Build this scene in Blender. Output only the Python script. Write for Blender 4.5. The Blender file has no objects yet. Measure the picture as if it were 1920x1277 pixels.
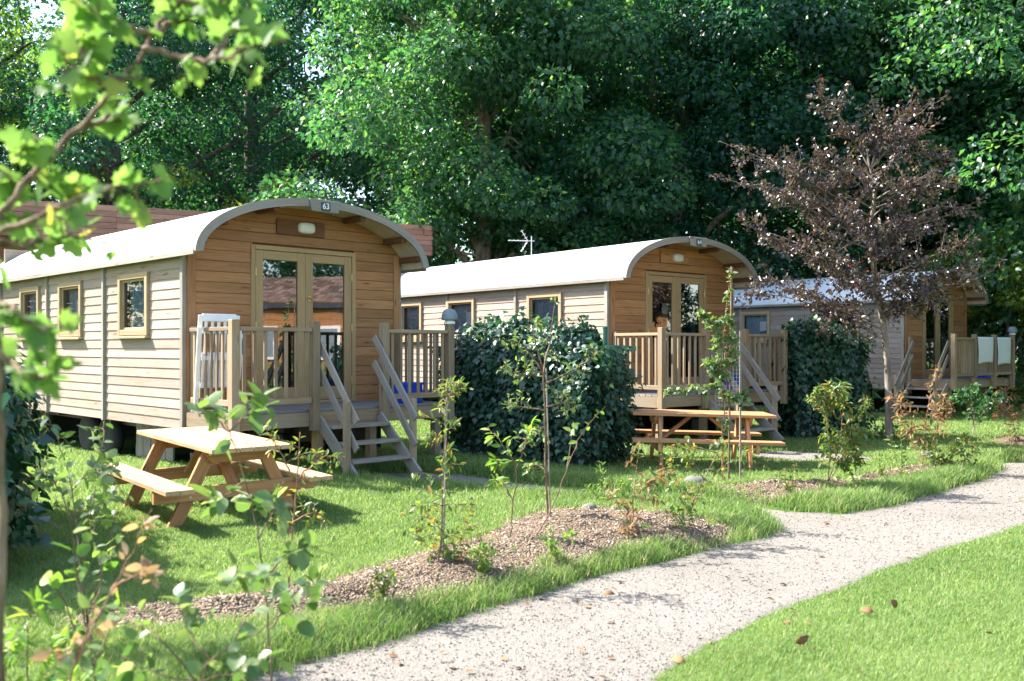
import bpy, math, random
import numpy as np
from mathutils import Vector, Matrix
PI = math.pi
rng = np.random.default_rng(7)
random.seed(7)
scene = bpy.context.scene
COL = scene.collection
F = 1750.0; CX = 960.0; HY = 652.0; EYE = 1.6

# ------------------------------------------------------------------ placing helpers
def P(px, py, D):
    return np.array([(px-CX)/F*D, D, EYE-(py-HY)/F*D])
def U(px, py, z=0.0):
    D = (EYE-z)*F/(py-HY)
    return ((px-CX)/F*D, D)

# ------------------------------------------------------------------ node helpers
def new_mat(name):
    m = bpy.data.materials.new(name); m.use_nodes = True
    nt = m.node_tree; nt.nodes.clear()
    out = nt.nodes.new('ShaderNodeOutputMaterial')
    return m, nt, out
def N(nt, t, **kw):
    n = nt.nodes.new(t)
    for k, v in kw.items():
        if k in n.inputs.keys() and not hasattr(n, k): n.inputs[k].default_value = v
        else: setattr(n, k, v)
    return n
def L(nt, a, b): nt.links.new(a, b)
def ramp(nt, stops, interp='LINEAR'):
    r = nt.nodes.new('ShaderNodeValToRGB'); r.color_ramp.interpolation = interp
    el = r.color_ramp.elements
    while len(el) < len(stops): el.new(0.5)
    for e, (p, c) in zip(el, stops):
        e.position = p; e.color = (*c, 1) if len(c) == 3 else c
    return r
def mixrgb(nt, a, b, fac, blend='MIX'):
    m = nt.nodes.new('ShaderNodeMix'); m.data_type = 'RGBA'; m.blend_type = blend
    for sock, v in ((m.inputs[0], fac), (m.inputs[6], a), (m.inputs[7], b)):
        if hasattr(v, 'links') or hasattr(v, 'is_output'): nt.links.new(v, sock)
        else: sock.default_value = v if not isinstance(v, tuple) else (*v[:3], 1)
    return m.outputs[2]

def wood(name, c_dark, c_light, grey=None, rough=.72, grain=16., knots=True, var=.35, bump=.25):
    m, nt, out = new_mat(name)
    at = N(nt, 'ShaderNodeAttribute', attribute_name='g')
    rn = N(nt, 'ShaderNodeAttribute', attribute_name='rnd')
    mp = N(nt, 'ShaderNodeMapping'); mp.inputs['Scale'].default_value = (1.1, grain, grain)
    L(nt, at.outputs['Vector'], mp.inputs['Vector'])
    no = N(nt, 'ShaderNodeTexNoise'); no.inputs['Scale'].default_value = 2.2; no.inputs['Detail'].default_value = 7; no.inputs['Roughness'].default_value = .62
    no.inputs['Distortion'].default_value = .6
    L(nt, mp.outputs[0], no.inputs['Vector'])
    r = ramp(nt, [(.3, c_dark), (.68, c_light)])
    L(nt, no.outputs['Fac'], r.inputs[0])
    col = r.outputs[0]
    if knots:
        mk = N(nt, 'ShaderNodeMapping'); mk.inputs['Scale'].default_value = (1.6, 7., 7.)
        L(nt, at.outputs['Vector'], mk.inputs['Vector'])
        vo = N(nt, 'ShaderNodeTexVoronoi'); vo.inputs['Scale'].default_value = 1.3
        L(nt, mk.outputs[0], vo.inputs['Vector'])
        kr = ramp(nt, [(.06, (1, 1, 1)), (.17, (0, 0, 0))]); L(nt, vo.outputs['Distance'], kr.inputs[0])
        kd = tuple(x*.38 for x in c_dark)
        mlt = N(nt, 'ShaderNodeMath', operation='MULTIPLY'); L(nt, kr.outputs[0], mlt.inputs[0]); mlt.inputs[1].default_value = .75
        col = mixrgb(nt, col, kd, mlt.outputs[0])
    if grey:
        ng = N(nt, 'ShaderNodeTexNoise'); ng.inputs['Scale'].default_value = 1.4; ng.inputs['Detail'].default_value = 5
        L(nt, at.outputs['Vector'], ng.inputs['Vector'])
        gr = ramp(nt, [(.36, (0, 0, 0)), (.66, (1, 1, 1))]); L(nt, ng.outputs['Fac'], gr.inputs[0])
        gm = N(nt, 'ShaderNodeMath', operation='MULTIPLY'); L(nt, gr.outputs[0], gm.inputs[0]); gm.inputs[1].default_value = .8
        col = mixrgb(nt, col, grey, gm.outputs[0])
    vr = N(nt, 'ShaderNodeMapRange'); vr.inputs['To Min'].default_value = 1-var; vr.inputs['To Max'].default_value = 1+var*.6
    L(nt, rn.outputs['Fac'], vr.inputs['Value'])
    hs = N(nt, 'ShaderNodeHueSaturation'); L(nt, col, hs.inputs['Color']); L(nt, vr.outputs[0], hs.inputs['Value'])
    b = N(nt, 'ShaderNodeBsdfPrincipled'); b.inputs['Roughness'].default_value = rough
    b.inputs['Specular IOR Level'].default_value = .3
    L(nt, hs.outputs[0], b.inputs['Base Color'])
    bp = N(nt, 'ShaderNodeBump'); bp.inputs['Strength'].default_value = bump; bp.inputs['Distance'].default_value = .004
    L(nt, no.outputs['Fac'], bp.inputs['Height']); L(nt, bp.outputs[0], b.inputs['Normal'])
    L(nt, b.outputs[0], out.inputs[0])
    return m

def plain(name, col, rough=.5, metal=0., noise=.12, scale=6., spec=.5):
    m, nt, out = new_mat(name)
    tc = N(nt, 'ShaderNodeTexCoord')
    no = N(nt, 'ShaderNodeTexNoise'); no.inputs['Scale'].default_value = scale; no.inputs['Detail'].default_value = 6
    L(nt, tc.outputs['Object'], no.inputs['Vector'])
    r = ramp(nt, [(.25, tuple(c*(1-noise*1.6) for c in col)), (.7, tuple(min(1, c*(1+noise*.5)) for c in col))])
    L(nt, no.outputs['Fac'], r.inputs[0])
    b = N(nt, 'ShaderNodeBsdfPrincipled'); b.inputs['Roughness'].default_value = rough; b.inputs['Metallic'].default_value = metal
    b.inputs['Specular IOR Level'].default_value = spec
    L(nt, r.outputs[0], b.inputs['Base Color'])
    bp = N(nt, 'ShaderNodeBump'); bp.inputs['Strength'].default_value = .08; bp.inputs['Distance'].default_value = .01
    L(nt, no.outputs['Fac'], bp.inputs['Height']); L(nt, bp.outputs[0], b.inputs['Normal'])
    L(nt, b.outputs[0], out.inputs[0])
    return m

def leafmat(name, stops, trans=.4, tcol=(1.15, 1.25, .5), rough=.42, spec=.45, tgain=1.5):
    """stops: colour ramp over each leaf's own random number"""
    m, nt, out = new_mat(name)
    rn = N(nt, 'ShaderNodeAttribute', attribute_name='rnd')
    r = ramp(nt, stops); L(nt, rn.outputs['Fac'], r.inputs[0])
    b = N(nt, 'ShaderNodeBsdfPrincipled'); b.inputs['Roughness'].default_value = rough; b.inputs['Specular IOR Level'].default_value = spec
    L(nt, r.outputs[0], b.inputs['Base Color'])
    t = N(nt, 'ShaderNodeBsdfTranslucent')
    tc = mixrgb(nt, r.outputs[0], tuple(c*tgain for c in tcol), 1., 'MULTIPLY')
    L(nt, tc, t.inputs['Color'])
    mx = N(nt, 'ShaderNodeMixShader'); mx.inputs[0].default_value = trans
    L(nt, b.outputs[0], mx.inputs[1]); L(nt, t.outputs[0], mx.inputs[2]); L(nt, mx.outputs[0], out.inputs[0])
    return m

def glassmat(name, base=.10, tint=(.62, .68, .68)):
    m, nt, out = new_mat(name)
    fr = N(nt, 'ShaderNodeFresnel'); fr.inputs['IOR'].default_value = 1.5
    ad = N(nt, 'ShaderNodeMath', operation='ADD', use_clamp=True); ad.inputs[1].default_value = base
    L(nt, fr.outputs[0], ad.inputs[0])
    tr = N(nt, 'ShaderNodeBsdfTransparent'); tr.inputs[0].default_value = (*tint, 1)
    gl = N(nt, 'ShaderNodeBsdfGlossy'); gl.inputs['Roughness'].default_value = .015
    tc = N(nt, 'ShaderNodeTexCoord'); no = N(nt, 'ShaderNodeTexNoise'); no.inputs['Scale'].default_value = 1.6
    L(nt, tc.outputs['Object'], no.inputs['Vector'])
    bp = N(nt, 'ShaderNodeBump'); bp.inputs['Strength'].default_value = .02; bp.inputs['Distance'].default_value = .05
    L(nt, no.outputs['Fac'], bp.inputs['Height']); L(nt, bp.outputs[0], gl.inputs['Normal'])
    mx = N(nt, 'ShaderNodeMixShader'); L(nt, ad.outputs[0], mx.inputs[0]); L(nt, tr.outputs[0], mx.inputs[1]); L(nt, gl.outputs[0], mx.inputs[2])
    L(nt, mx.outputs[0], out.inputs[0])
    return m

def groundmat(name, stops, scale=3., fine=40., bump=.5, dist=.02, rough=.95, vor=None):
    m, nt, out = new_mat(name)
    tc = N(nt, 'ShaderNodeTexCoord')
    a = N(nt, 'ShaderNodeTexNoise'); a.inputs['Scale'].default_value = scale; a.inputs['Detail'].default_value = 8
    f = N(nt, 'ShaderNodeTexNoise'); f.inputs['Scale'].default_value = fine; f.inputs['Detail'].default_value = 4
    L(nt, tc.outputs['Object'], a.inputs['Vector']); L(nt, tc.outputs['Object'], f.inputs['Vector'])
    mm = N(nt, 'ShaderNodeMath', operation='MULTIPLY_ADD'); L(nt, f.outputs['Fac'], mm.inputs[0]); mm.inputs[1].default_value = .55
    hf = N(nt, 'ShaderNodeMath', operation='MULTIPLY'); L(nt, a.outputs['Fac'], hf.inputs[0]); hf.inputs[1].default_value = .5
    L(nt, hf.outputs[0], mm.inputs[2])
    r = ramp(nt, stops); L(nt, mm.outputs[0], r.inputs[0])
    col = r.outputs[0]; height = f.outputs['Fac']
    if vor:
        v = N(nt, 'ShaderNodeTexVoronoi'); v.inputs['Scale'].default_value = vor
        L(nt, tc.outputs['Object'], v.inputs['Vector'])
        sp = N(nt, 'ShaderNodeSeparateColor'); L(nt, v.outputs['Color'], sp.inputs[0])
        vr = N(nt, 'ShaderNodeMapRange'); vr.inputs['To Min'].default_value = .74; vr.inputs['To Max'].default_value = 1.16
        L(nt, sp.outputs[0], vr.inputs['Value'])
        hs = N(nt, 'ShaderNodeHueSaturation'); L(nt, col, hs.inputs['Color']); L(nt, vr.outputs[0], hs.inputs['Value']); col = hs.outputs[0]
        iv = N(nt, 'ShaderNodeMath', operation='SUBTRACT'); iv.inputs[0].default_value = 1.; L(nt, v.outputs['Distance'], iv.inputs[1]); height = iv.outputs[0]
    b = N(nt, 'ShaderNodeBsdfPrincipled'); b.inputs['Roughness'].default_value = rough; b.inputs['Specular IOR Level'].default_value = .15
    L(nt, col, b.inputs['Base Color'])
    bp = N(nt, 'ShaderNodeBump'); bp.inputs['Strength'].default_value = bump; bp.inputs['Distance'].default_value = dist
    L(nt, height, bp.inputs['Height']); L(nt, bp.outputs[0], b.inputs['Normal'])
    L(nt, b.outputs[0], out.inputs[0])
    return m

def barkmat(name, c1, c2, scale=9.):
    m, nt, out = new_mat(name)
    tc = N(nt, 'ShaderNodeTexCoord'); mp = N(nt, 'ShaderNodeMapping'); mp.inputs['Scale'].default_value = (1, 1, .25)
    L(nt, tc.outputs['Object'], mp.inputs['Vector'])
    no = N(nt, 'ShaderNodeTexNoise'); no.inputs['Scale'].default_value = scale; no.inputs['Detail'].default_value = 8
    L(nt, mp.outputs[0], no.inputs['Vector'])
    r = ramp(nt, [(.35, c1), (.65, c2)]); L(nt, no.outputs['Fac'], r.inputs[0])
    b = N(nt, 'ShaderNodeBsdfPrincipled'); b.inputs['Roughness'].default_value = .9; b.inputs['Specular IOR Level'].default_value = .2
    L(nt, r.outputs[0], b.inputs['Base Color'])
    bp = N(nt, 'ShaderNodeBump'); bp.inputs['Strength'].default_value = .6; bp.inputs['Distance'].default_value = .03
    L(nt, no.outputs['Fac'], bp.inputs['Height']); L(nt, bp.outputs[0], b.inputs['Normal'])
    L(nt, b.outputs[0], out.inputs[0])
    return m

M = {}
M['clap'] = wood('weathered_cladding', (.26, .182, .13), (.43, .33, .25), grey=(.345, .285, .235), var=.22)
M['clap_far'] = wood('shaded_weathered_cladding', (.17, .13, .10), (.29, .23, .18), grey=(.23, .21, .19), var=.25)  # darker copy of the cladding, with the far cabin's shade in its colour
M['front'] = wood('warm_planks', (.29, .128, .047), (.43, .212, .086), var=.22, rough=.6)
M['frame'] = wood('tan_painted_frame', (.33, .21, .095), (.42, .275, .13), knots=False, var=.08, rough=.5, bump=.1)
M['winframe'] = wood('pale_window_frame', (.33, .235, .13), (.42, .31, .185), knots=False, var=.08, rough=.5, bump=.1)
M['rail'] = wood('treated_railing_wood', (.19, .125, .065), (.36, .25, .14), grey=(.29, .235, .17), var=.25)
M['grey_wood'] = wood('weathered_grey_wood', (.18, .148, .115), (.34, .29, .23), grey=(.29, .265, .235), var=.15)
M['deckwood'] = wood('grey_deck_boards', (.15, .13, .115), (.27, .235, .2), grey=(.23, .215, .21), var=.2)
M['brown'] = wood('brown_beam', (.10, .042, .02), (.18, .08, .035), var=.15)
M['pine'] = wood('picnic_pine', (.36, .155, .06), (.54, .285, .125), var=.18, rough=.6)
M['pine_pale'] = wood('bleached_pine_planks', (.40, .235, .115), (.58, .39, .22), var=.12, rough=.6)
M['redwood'] = wood('reddish_planks', (.28, .13, .09), (.42, .23, .165), var=.25)
M['roof'] = plain('white_roof_sheet', (.72, .715, .70), .45, noise=.16, scale=2.2)
M['roof_far'] = plain('shaded_white_roof_sheet', (.62, .66, .70), .45, noise=.1, scale=1.5)  # bluish copy of the white roof; shade on the far cabin is coloured in
M['soffit'] = plain('cream_soffit', (.52, .43, .34), .7)
M['white'] = plain('white_plastic', (.8, .8, .79), .4, noise=.05)
M['lamp'] = plain('opal_lamp_cover', (.72, .70, .62), .35, noise=.05)
M['greyblue'] = plain('grey_blue_shade', (.20, .24, .26), .6)
M['blue'] = plain('blue_plastic', (.012, .07, .55), .4, noise=.08)
M['dark'] = plain('dark_slate', (.045, .05, .06), .5)
M['darkmetal'] = plain('dark_metal', (.06, .06, .065), .45, metal=.6)
M['steel'] = plain('galvanised_steel', (.55, .56, .58), .35, metal=.8)
M['brass'] = plain('brass', (.55, .40, .16), .35, metal=.8)
M['greenpost'] = plain('green_post', (.01, .09, .06), .4)
M['rubber'] = plain('rubber', (.03, .03, .032), .8)
M['interior'] = plain('interior_lining', (.20, .16, .12), .8)
M['curtain'] = plain('grey_curtain', (.30, .36, .41), .9, noise=.2, scale=14)
M['towel'] = plain('white_towel', (.74, .75, .78), .95, noise=.06, scale=30)
M['pink'] = plain('pink_cloth', (.55, .12, .22), .9)
M['paper'] = plain('paper', (.78, .78, .76), .8, noise=.03)
M['stone'] = plain('pale_stone', (.19, .175, .15), .85, noise=.3)
M['glass'] = glassmat('window_glass', .03, (.8, .84, .86))
M['doorglass'] = glassmat('door_glass', .22, (.5, .55, .55))
M['tile'] = wood('clay_tiles', (.12, .075, .06), (.23, .155, .125), knots=False, var=.6)
M['concrete'] = plain('concrete', (.35, .34, .32), .9)
M['bark'] = barkmat('bark_dark', (.045, .033, .026), (.13, .10, .08))
M['bark_pale'] = barkmat('bark_pale', (.12, .09, .07), (.30, .25, .20))
M['twig'] = barkmat('twig_bark', (.12, .07, .045), (.28, .19, .13), 30)
M['twig_red'] = barkmat('twig_red_bark', (.2, .09, .06), (.36, .2, .14), 30)
M['grass'] = leafmat('grass_blades', [(0, (.085, .165, .04)), (.45, (.19, .29, .085)), (.9, (.33, .42, .17)), (1, (.46, .40, .24))], .45, (1.08, 1.06, .75), .5, .3, 1.5)
M['leaf_mid'] = leafmat('leaf_mid_green', [(0, (.016, .066, .046)), (.6, (.040, .112, .055)), (1, (.105, .185, .06))], .46, (1.35, 1.35, .5), .40, .5, 2.3)
M['leaf_deep'] = leafmat('leaf_deep_green', [(0, (.008, .046, .040)), (.7, (.020, .078, .048)), (1, (.07, .14, .045))], .42, (1.4, 1.4, .45), .42, .45, 2.3)
M['leaf_yellow'] = leafmat('leaf_yellow_green', [(0, (.06, .12, .02)), (.6, (.12, .18, .03)), (1, (.24, .24, .04))], .42, (1.2, 1.2, .4), .4, .4, 1.6)
M['leaf_bright'] = leafmat('leaf_bright_green', [(0, (.035, .10, .035)), (.6, (.085, .165, .045)), (1, (.19, .25, .06))], .46, (1.3, 1.3, .45), .34, .6, 2.1)
M['leaf_plum'] = leafmat('leaf_plum', [(0, (.046, .030, .034)), (.55, (.092, .066, .070)), (.85, (.10, .095, .045)), (.96, (.17, .11, .05)), (1, (.28, .08, .04))], .2, (1.1, .95, .6), .34, .8, 1.2)
M['leaf_ivy'] = leafmat('leaf_ivy', [(0, (.012, .045, .032)), (.7, (.028, .09, .045)), (.94, (.07, .15, .055)), (1, (.15, .17, .06))], .22, (1.1, 1.3, .5), .4, .6, 1.5)
M['leaf_fresh'] = leafmat('leaf_fresh', [(0, (.08, .17, .035)), (.6, (.16, .27, .06)), (1, (.29, .34, .08))], .45, (1.1, 1.15, .5), .45, .4, 1.5)
M['leaf_maple'] = leafmat('leaf_maple', [(0, (.10, .19, .05)), (.7, (.18, .29, .085)), (.95, (.24, .32, .09)), (1, (.36, .30, .07))], .5, (.98, 1.1, .62), .6, .25, 1.5)
M['leaf_sap'] = leafmat('leaf_sapling', [(0, (.06, .12, .035)), (.6, (.12, .19, .05)), (.85, (.22, .25, .06)), (1, (.36, .17, .06))], .42, (1.2, 1.15, .5), .4, .5, 1.5)
M['leaf_grey'] = leafmat('leaf_greyish', [(0, (.06, .12, .045)), (.5, (.125, .20, .07)), (.85, (.22, .29, .12)), (1, (.36, .40, .27))], .4, (1.1, 1.15, .5), .35, .6, 1.4)
M['leaf_brown'] = leafmat('leaf_rusty', [(0, (.09, .13, .045)), (.35, (.18, .115, .06)), (.8, (.29, .16, .085)), (1, (.36, .25, .13))], .38, (1.15, .98, .55), .5, .3, 1.4)
M['leaf_rosy'] = leafmat('leaf_rosy', [(0, (.22, .16, .09)), (.5, (.36, .24, .17)), (1, (.42, .28, .10))], .4, (1.1, 1., .7), .5, .3, 1.4)
M['leaf_dead'] = leafmat('leaf_fallen', [(0, (.12, .06, .03)), (1, (.30, .17, .08))], .1, (1, .8, .5), .7, .2, 1.)
M['shade_core'] = plain('hedge_shade', (.012, .022, .014), .95)  # near-black filling: shade inside the hedges put into the colour
M['soil_grass'] = groundmat('lawn_soil', [(.25, (.035, .07, .012)), (.6, (.085, .14, .028)), (.85, (.13, .16, .05))], 1.6, 30., .6, .02)
M['gravel'] = groundmat('gravel', [(.25, (.15, .132, .11)), (.5, (.212, .19, .162)), (.8, (.258, .234, .203))], .9, 80., .5, .008, vor=105.)
M['mulch'] = groundmat('mulch', [(.25, (.09, .062, .042)), (.55, (.22, .16, .11)), (.8, (.34, .265, .195))], 2.2, 45., 1., .03, vor=55.)
def chipmat():
    m, nt, out = new_mat('chips')
    rn = N(nt, 'ShaderNodeAttribute', attribute_name='rnd')
    r = ramp(nt, [(0, (.07, .047, .032)), (.3, (.23, .165, .11)), (.75, (.38, .29, .205)), (1, (.55, .46, .36))]); L(nt, rn.outputs['Fac'], r.inputs[0])
    b = N(nt, 'ShaderNodeBsdfPrincipled'); b.inputs['Roughness'].default_value = .9; L(nt, r.outputs[0], b.inputs['Base Color']); L(nt, b.outputs[0], out.inputs[0]); return m
def pebmat():
    m, nt, out = new_mat('pebbles')
    rn = N(nt, 'ShaderNodeAttribute', attribute_name='rnd')
    r = ramp(nt, [(0, (.105, .09, .073)), (.2, (.178, .158, .132)), (.85, (.248, .223, .192)), (1, (.33, .305, .27))]); L(nt, rn.outputs['Fac'], r.inputs[0])
    b = N(nt, 'ShaderNodeBsdfPrincipled'); b.inputs['Roughness'].default_value = .9; L(nt, r.outputs[0], b.inputs['Base Color']); L(nt, b.outputs[0], out.inputs[0]); return m
M['chips'] = chipmat(); M['pebbles'] = pebmat()

# ------------------------------------------------------------------ object helpers
def props(o, label=None, cat=None, group=None, kind=None):
    if label: o['label'] = label
    if cat: o['category'] = cat
    if group: o['group'] = group
    if kind: o['kind'] = kind
    return o
def empty(name, loc=(0, 0, 0), rz=0., label=None, cat=None, group=None):
    o = bpy.data.objects.new(name, None); COL.objects.link(o)
    o.location = loc; o.rotation_euler = (0, 0, rz); o.empty_display_size = .2
    return props(o, label, cat, group)
def link(name, me, mat, parent=None, bevel=0, smooth=False):
    o = bpy.data.objects.new(name, me); COL.objects.link(o)
    if mat is not None: me.materials.append(mat)
    if parent is not None: o.parent = parent
    if bevel:
        b = o.modifiers.new('edge', 'BEVEL'); b.width = bevel; b.segments = 1; b.limit_method = 'ANGLE'
    if smooth: me.shade_smooth()
    return o
def npmesh(name, V, polys, rnd=None, g=None):
    """V (n,3); polys: list of (m,k) index arrays"""
    me = bpy.data.meshes.new(name)
    me.vertices.add(len(V)); me.vertices.foreach_set('co', np.asarray(V, np.float32).ravel())
    loops = np.concatenate([p.ravel() for p in polys]).astype(np.int32)
    tot = np.concatenate([np.full(len(p), p.shape[1], np.int32) for p in polys])
    start = np.concatenate([[0], np.cumsum(tot)[:-1]]).astype(np.int32)
    me.loops.add(len(loops)); me.loops.foreach_set('vertex_index', loops)
    me.polygons.add(len(tot)); me.polygons.foreach_set('loop_start', start); me.polygons.foreach_set('loop_total', tot)
    if rnd is not None:
        a = me.attributes.new('rnd', 'FLOAT', 'POINT'); a.data.foreach_set('value', np.asarray(rnd, np.float32))
    if g is not None:
        a = me.attributes.new('g', 'FLOAT_VECTOR', 'POINT'); a.data.foreach_set('vector', np.asarray(g, np.float32).ravel())
    me.update(calc_edges=True); me.validate()
    return me
CUBE = np.array([[x, y, z] for z in (0, 1) for y in (0, 1) for x in (0, 1)], float)
CF = [(0, 2, 3, 1), (4, 5, 7, 6), (0, 1, 5, 4), (2, 6, 7, 3), (0, 4, 6, 2), (1, 3, 7, 5)]
class MB:
    def __init__(s): s.v = []; s.f = []; s.r = []; s.g = []
    def add(s, V, Fc, rnd=None, g=None):
        o = len(s.v); V = [tuple(map(float, p)) for p in V]
        s.v += V; s.f += [tuple(i+o for i in f) for f in Fc]
        r = random.random() if rnd is None else rnd
        s.r += [r]*len(V)
        s.g += [tuple(map(float, p)) for p in (V if g is None else g)]
    def hexa(s, c, axis=None, rnd=None):
        c = np.asarray(c, float)
        ln = [np.linalg.norm(c[1]-c[0]), np.linalg.norm(c[2]-c[0]), np.linalg.norm(c[4]-c[0])]
        if axis is None: axis = int(np.argmax(ln))
        order = [axis]+[i for i in range(3) if i != axis]
        loc = CUBE*np.array(ln); off = np.array([random.uniform(0, 40), random.uniform(0, 40), random.uniform(0, 40)])
        s.add(c, CF, rnd, loc[:, order]+off)
    def box(s, c, size, R=None, rnd=None):
        k = (CUBE-.5)*np.array(size)
        if R is not None: k = k @ np.array(R.to_3x3() if hasattr(R, 'to_3x3') else R).T
        s.hexa(k+np.array(c), int(np.argmax(size)), rnd)
    def b2(s, x0, x1, y0, y1, z0, z1, rnd=None): s.box(((x0+x1)/2, (y0+y1)/2, (z0+z1)/2), (x1-x0, y1-y0, z1-z0), None, rnd)
    def beam(s, p0, p1, w, h, side=None, rnd=None):
        """a bar from p0 to p1; w along side (horizontal by default), h across"""
        p0 = np.array(p0, float); p1 = np.array(p1, float); d = p1-p0; ln = np.linalg.norm(d); d /= ln
        sd = np.cross(d, (0, 0, 1)) if side is None else np.array(side, float)
        if np.linalg.norm(sd) < 1e-4: sd = np.array([1., 0, 0])
        sd -= d*np.dot(sd, d); sd /= np.linalg.norm(sd); up = np.cross(sd, d)
        k = (CUBE-np.array([0, .5, .5]))
        c = p0+k[:, :1]*d*ln+k[:, 1:2]*sd*w+k[:, 2:3]*up*h
        s.hexa(c, 0, rnd)
    def tube(s, pts, rad, n=8, cap=True, rnd=None):
        pts = np.array(pts, float); m = len(pts)
        rad = np.broadcast_to(np.array(rad, float), (m,))
        T = np.gradient(pts, axis=0); T /= np.linalg.norm(T, axis=1)[:, None]+1e-9
        a = np.cross(T[0], (0.3, .9, .1)); a /= np.linalg.norm(a)
        V = []; G = []; ln = 0
        for i in range(m):
            a = a-T[i]*np.dot(a, T[i]); a /= np.linalg.norm(a)+1e-9; b = np.cross(T[i], a)
            if i: ln += np.linalg.norm(pts[i]-pts[i-1])
            for k in range(n):
                t = 2*PI*k/n; V.append(pts[i]+rad[i]*(math.cos(t)*a+math.sin(t)*b)); G.append((ln, math.cos(t)*rad[i], math.sin(t)*rad[i]))
        Fc = [(i*n+k, i*n+(k+1) % n, (i+1)*n+(k+1) % n, (i+1)*n+k) for i in range(m-1) for k in range(n)]
        if cap: Fc += [tuple(range(n))[::-1], tuple((m-1)*n+k for k in range(n))]
        s.add(V, Fc, rnd, G)
    def lathe(s, c, prof, n=20, rnd=None):
        V = []; Fc = []
        for r, z in prof:
            for k in range(n): V.append((c[0]+r*math.cos(2*PI*k/n), c[1]+r*math.sin(2*PI*k/n), c[2]+z))
        for i in range(len(prof)-1):
            for k in range(n): Fc.append((i*n+k, i*n+(k+1) % n, (i+1)*n+(k+1) % n, (i+1)*n+k))
        s.add(V, Fc, rnd)
    def build(s, name, mat, parent=None, bevel=0, smooth=False):
        me = bpy.data.meshes.new(name); me.from_pydata(s.v, [], s.f)
        a = me.attributes.new('rnd', 'FLOAT', 'POINT'); a.data.foreach_set('value', np.array(s.r, np.float32))
        a = me.attributes.new('g', 'FLOAT_VECTOR', 'POINT'); a.data.foreach_set('vector', np.array(s.g, np.float32).ravel())
        me.update()
        return link(name, me, mat, parent, bevel, smooth)
def smooth_path(pts, sub=6):
    p = np.array(pts, float)
    if len(p) < 3:
        return np.array([p[0]+(p[-1]-p[0])*t for t in np.linspace(0, 1, sub+1)])
    q = np.vstack([2*p[0]-p[1], p, 2*p[-1]-p[-2]]); out = []
    for i in range(1, len(q)-2):
        for t in np.linspace(0, 1, sub, endpoint=False):
            a, b, c, d = q[i-1], q[i], q[i+1], q[i+2]
            out.append(.5*((2*b)+(c-a)*t+(2*a-5*b+4*c-d)*t*t+(3*b-a-3*c+d)*t**3))
    out.append(p[-1]); return np.array(out)
def copy_tree(o, parent=None):
    c = o.copy(); COL.objects.link(c); c.parent = parent
    for ch in list(o.children): copy_tree(ch, c)
    return c

# ------------------------------------------------------------------ leaves
def unit(a): return a/(np.linalg.norm(a, axis=-1, keepdims=True)+1e-9)
KITE = (np.array([[0, 0, 0], [.36, .42, .10], [0, 1, -.06], [-.36, .42, .10]]), [np.array([[0, 1, 2], [0, 2, 3]])])
OVAL = (np.array([[0, 0, 0], [.20, .16, .05], [.29, .45, .08], [.19, .76, .03], [0, 1, -.08], [-.19, .76, .03], [-.29, .45, .08], [-.20, .16, .05], [0, .45, 0]]),
        [np.array([[0, 1, 2, 8], [8, 2, 3, 4], [0, 8, 6, 7], [8, 4, 5, 6]])])
def leaf_template(wid, pw=.75, n=8, fold=.12, curl=.14):
    V = []; q = []
    for i in range(n+1):
        t = i/n; w = wid*(math.sin(PI*t**pw))**.8 if 0 < i < n else (.02 if i == 0 else .0)
        zc = -curl*t*t
        V += [(-w, t, zc+fold*w*1.6+.012*math.sin(i*2.3)), (0, t, zc), (w, t, zc+fold*w*1.6-.012*math.sin(i*1.9))]
    for i in range(n):
        for k in (0, 1): q.append((i*3+k, i*3+k+1, i*3+k+4, i*3+k+3))
    return (np.array(V), [np.array(q)])
ROUND = leaf_template(.42, .82); NEAROVAL = leaf_template(.29, .8)
LANCE = (OVAL[0]*np.array([.62, 1, 1]), OVAL[1])
_a = [(0, 0), (.16, .02), (.42, -.06), (.36, .14), (.62, .26), (.46, .36), (.56, .58), (.33, .5), (.24, .62), (.2, .82), (.08, .8), (0, 1.0)]
_mp = _a+[(-x, y) for x, y in _a[-2:0:-1]]
MAPLE = (np.array([[0, .32, .03]]+[[x, y, -.10*abs(x)-.05*max(0, y-.5)] for x, y in _mp]), [np.array([[0, i+1, (i+1) % len(_mp)+1] for i in range(len(_mp))])])
IVYL = (np.array([[0, .3, .04], [0, 0, 0], [.3, -.08, -.02], [.5, .2, -.05], [.28, .5, 0], [0, 1, -.06], [-.28, .5, 0], [-.5, .2, -.05], [-.3, -.08, -.02]]),
        [np.array([[0, i, i % 8+1] for i in range(1, 9)])])
def leaves(pos, d, nrm, size, tmpl, rnd):
    """leaf meshes at pos, pointing along d, facing nrm; returns V, polys, rnd"""
    T, polys = tmpl; n = len(pos); k = len(T)
    d = unit(d); x = unit(np.cross(d, nrm)); z = np.cross(x, d)
    V = pos[:, None, :]+size[:, None, None]*(T[None, :, 0:1]*x[:, None]+T[None, :, 1:2]*d[:, None]+T[None, :, 2:3]*z[:, None])
    off = (np.arange(n)*k)[:, None, None]
    return V.reshape(-1, 3), [(p[None]+off).reshape(-1, p.shape[1]) for p in polys], np.repeat(rnd, k)
def rand_dirs(n): return unit(rng.normal(size=(n, 3)))
def foliage(name, pos, d, nrm, size, tmpl, mat, parent, rnd=None):
    rnd = rng.random(len(pos)) if rnd is None else rnd
    V, Pl, R = leaves(pos, d, nrm, size, tmpl, rnd)
    return link(name, npmesh(name, V, Pl, R), mat, parent)

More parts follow.
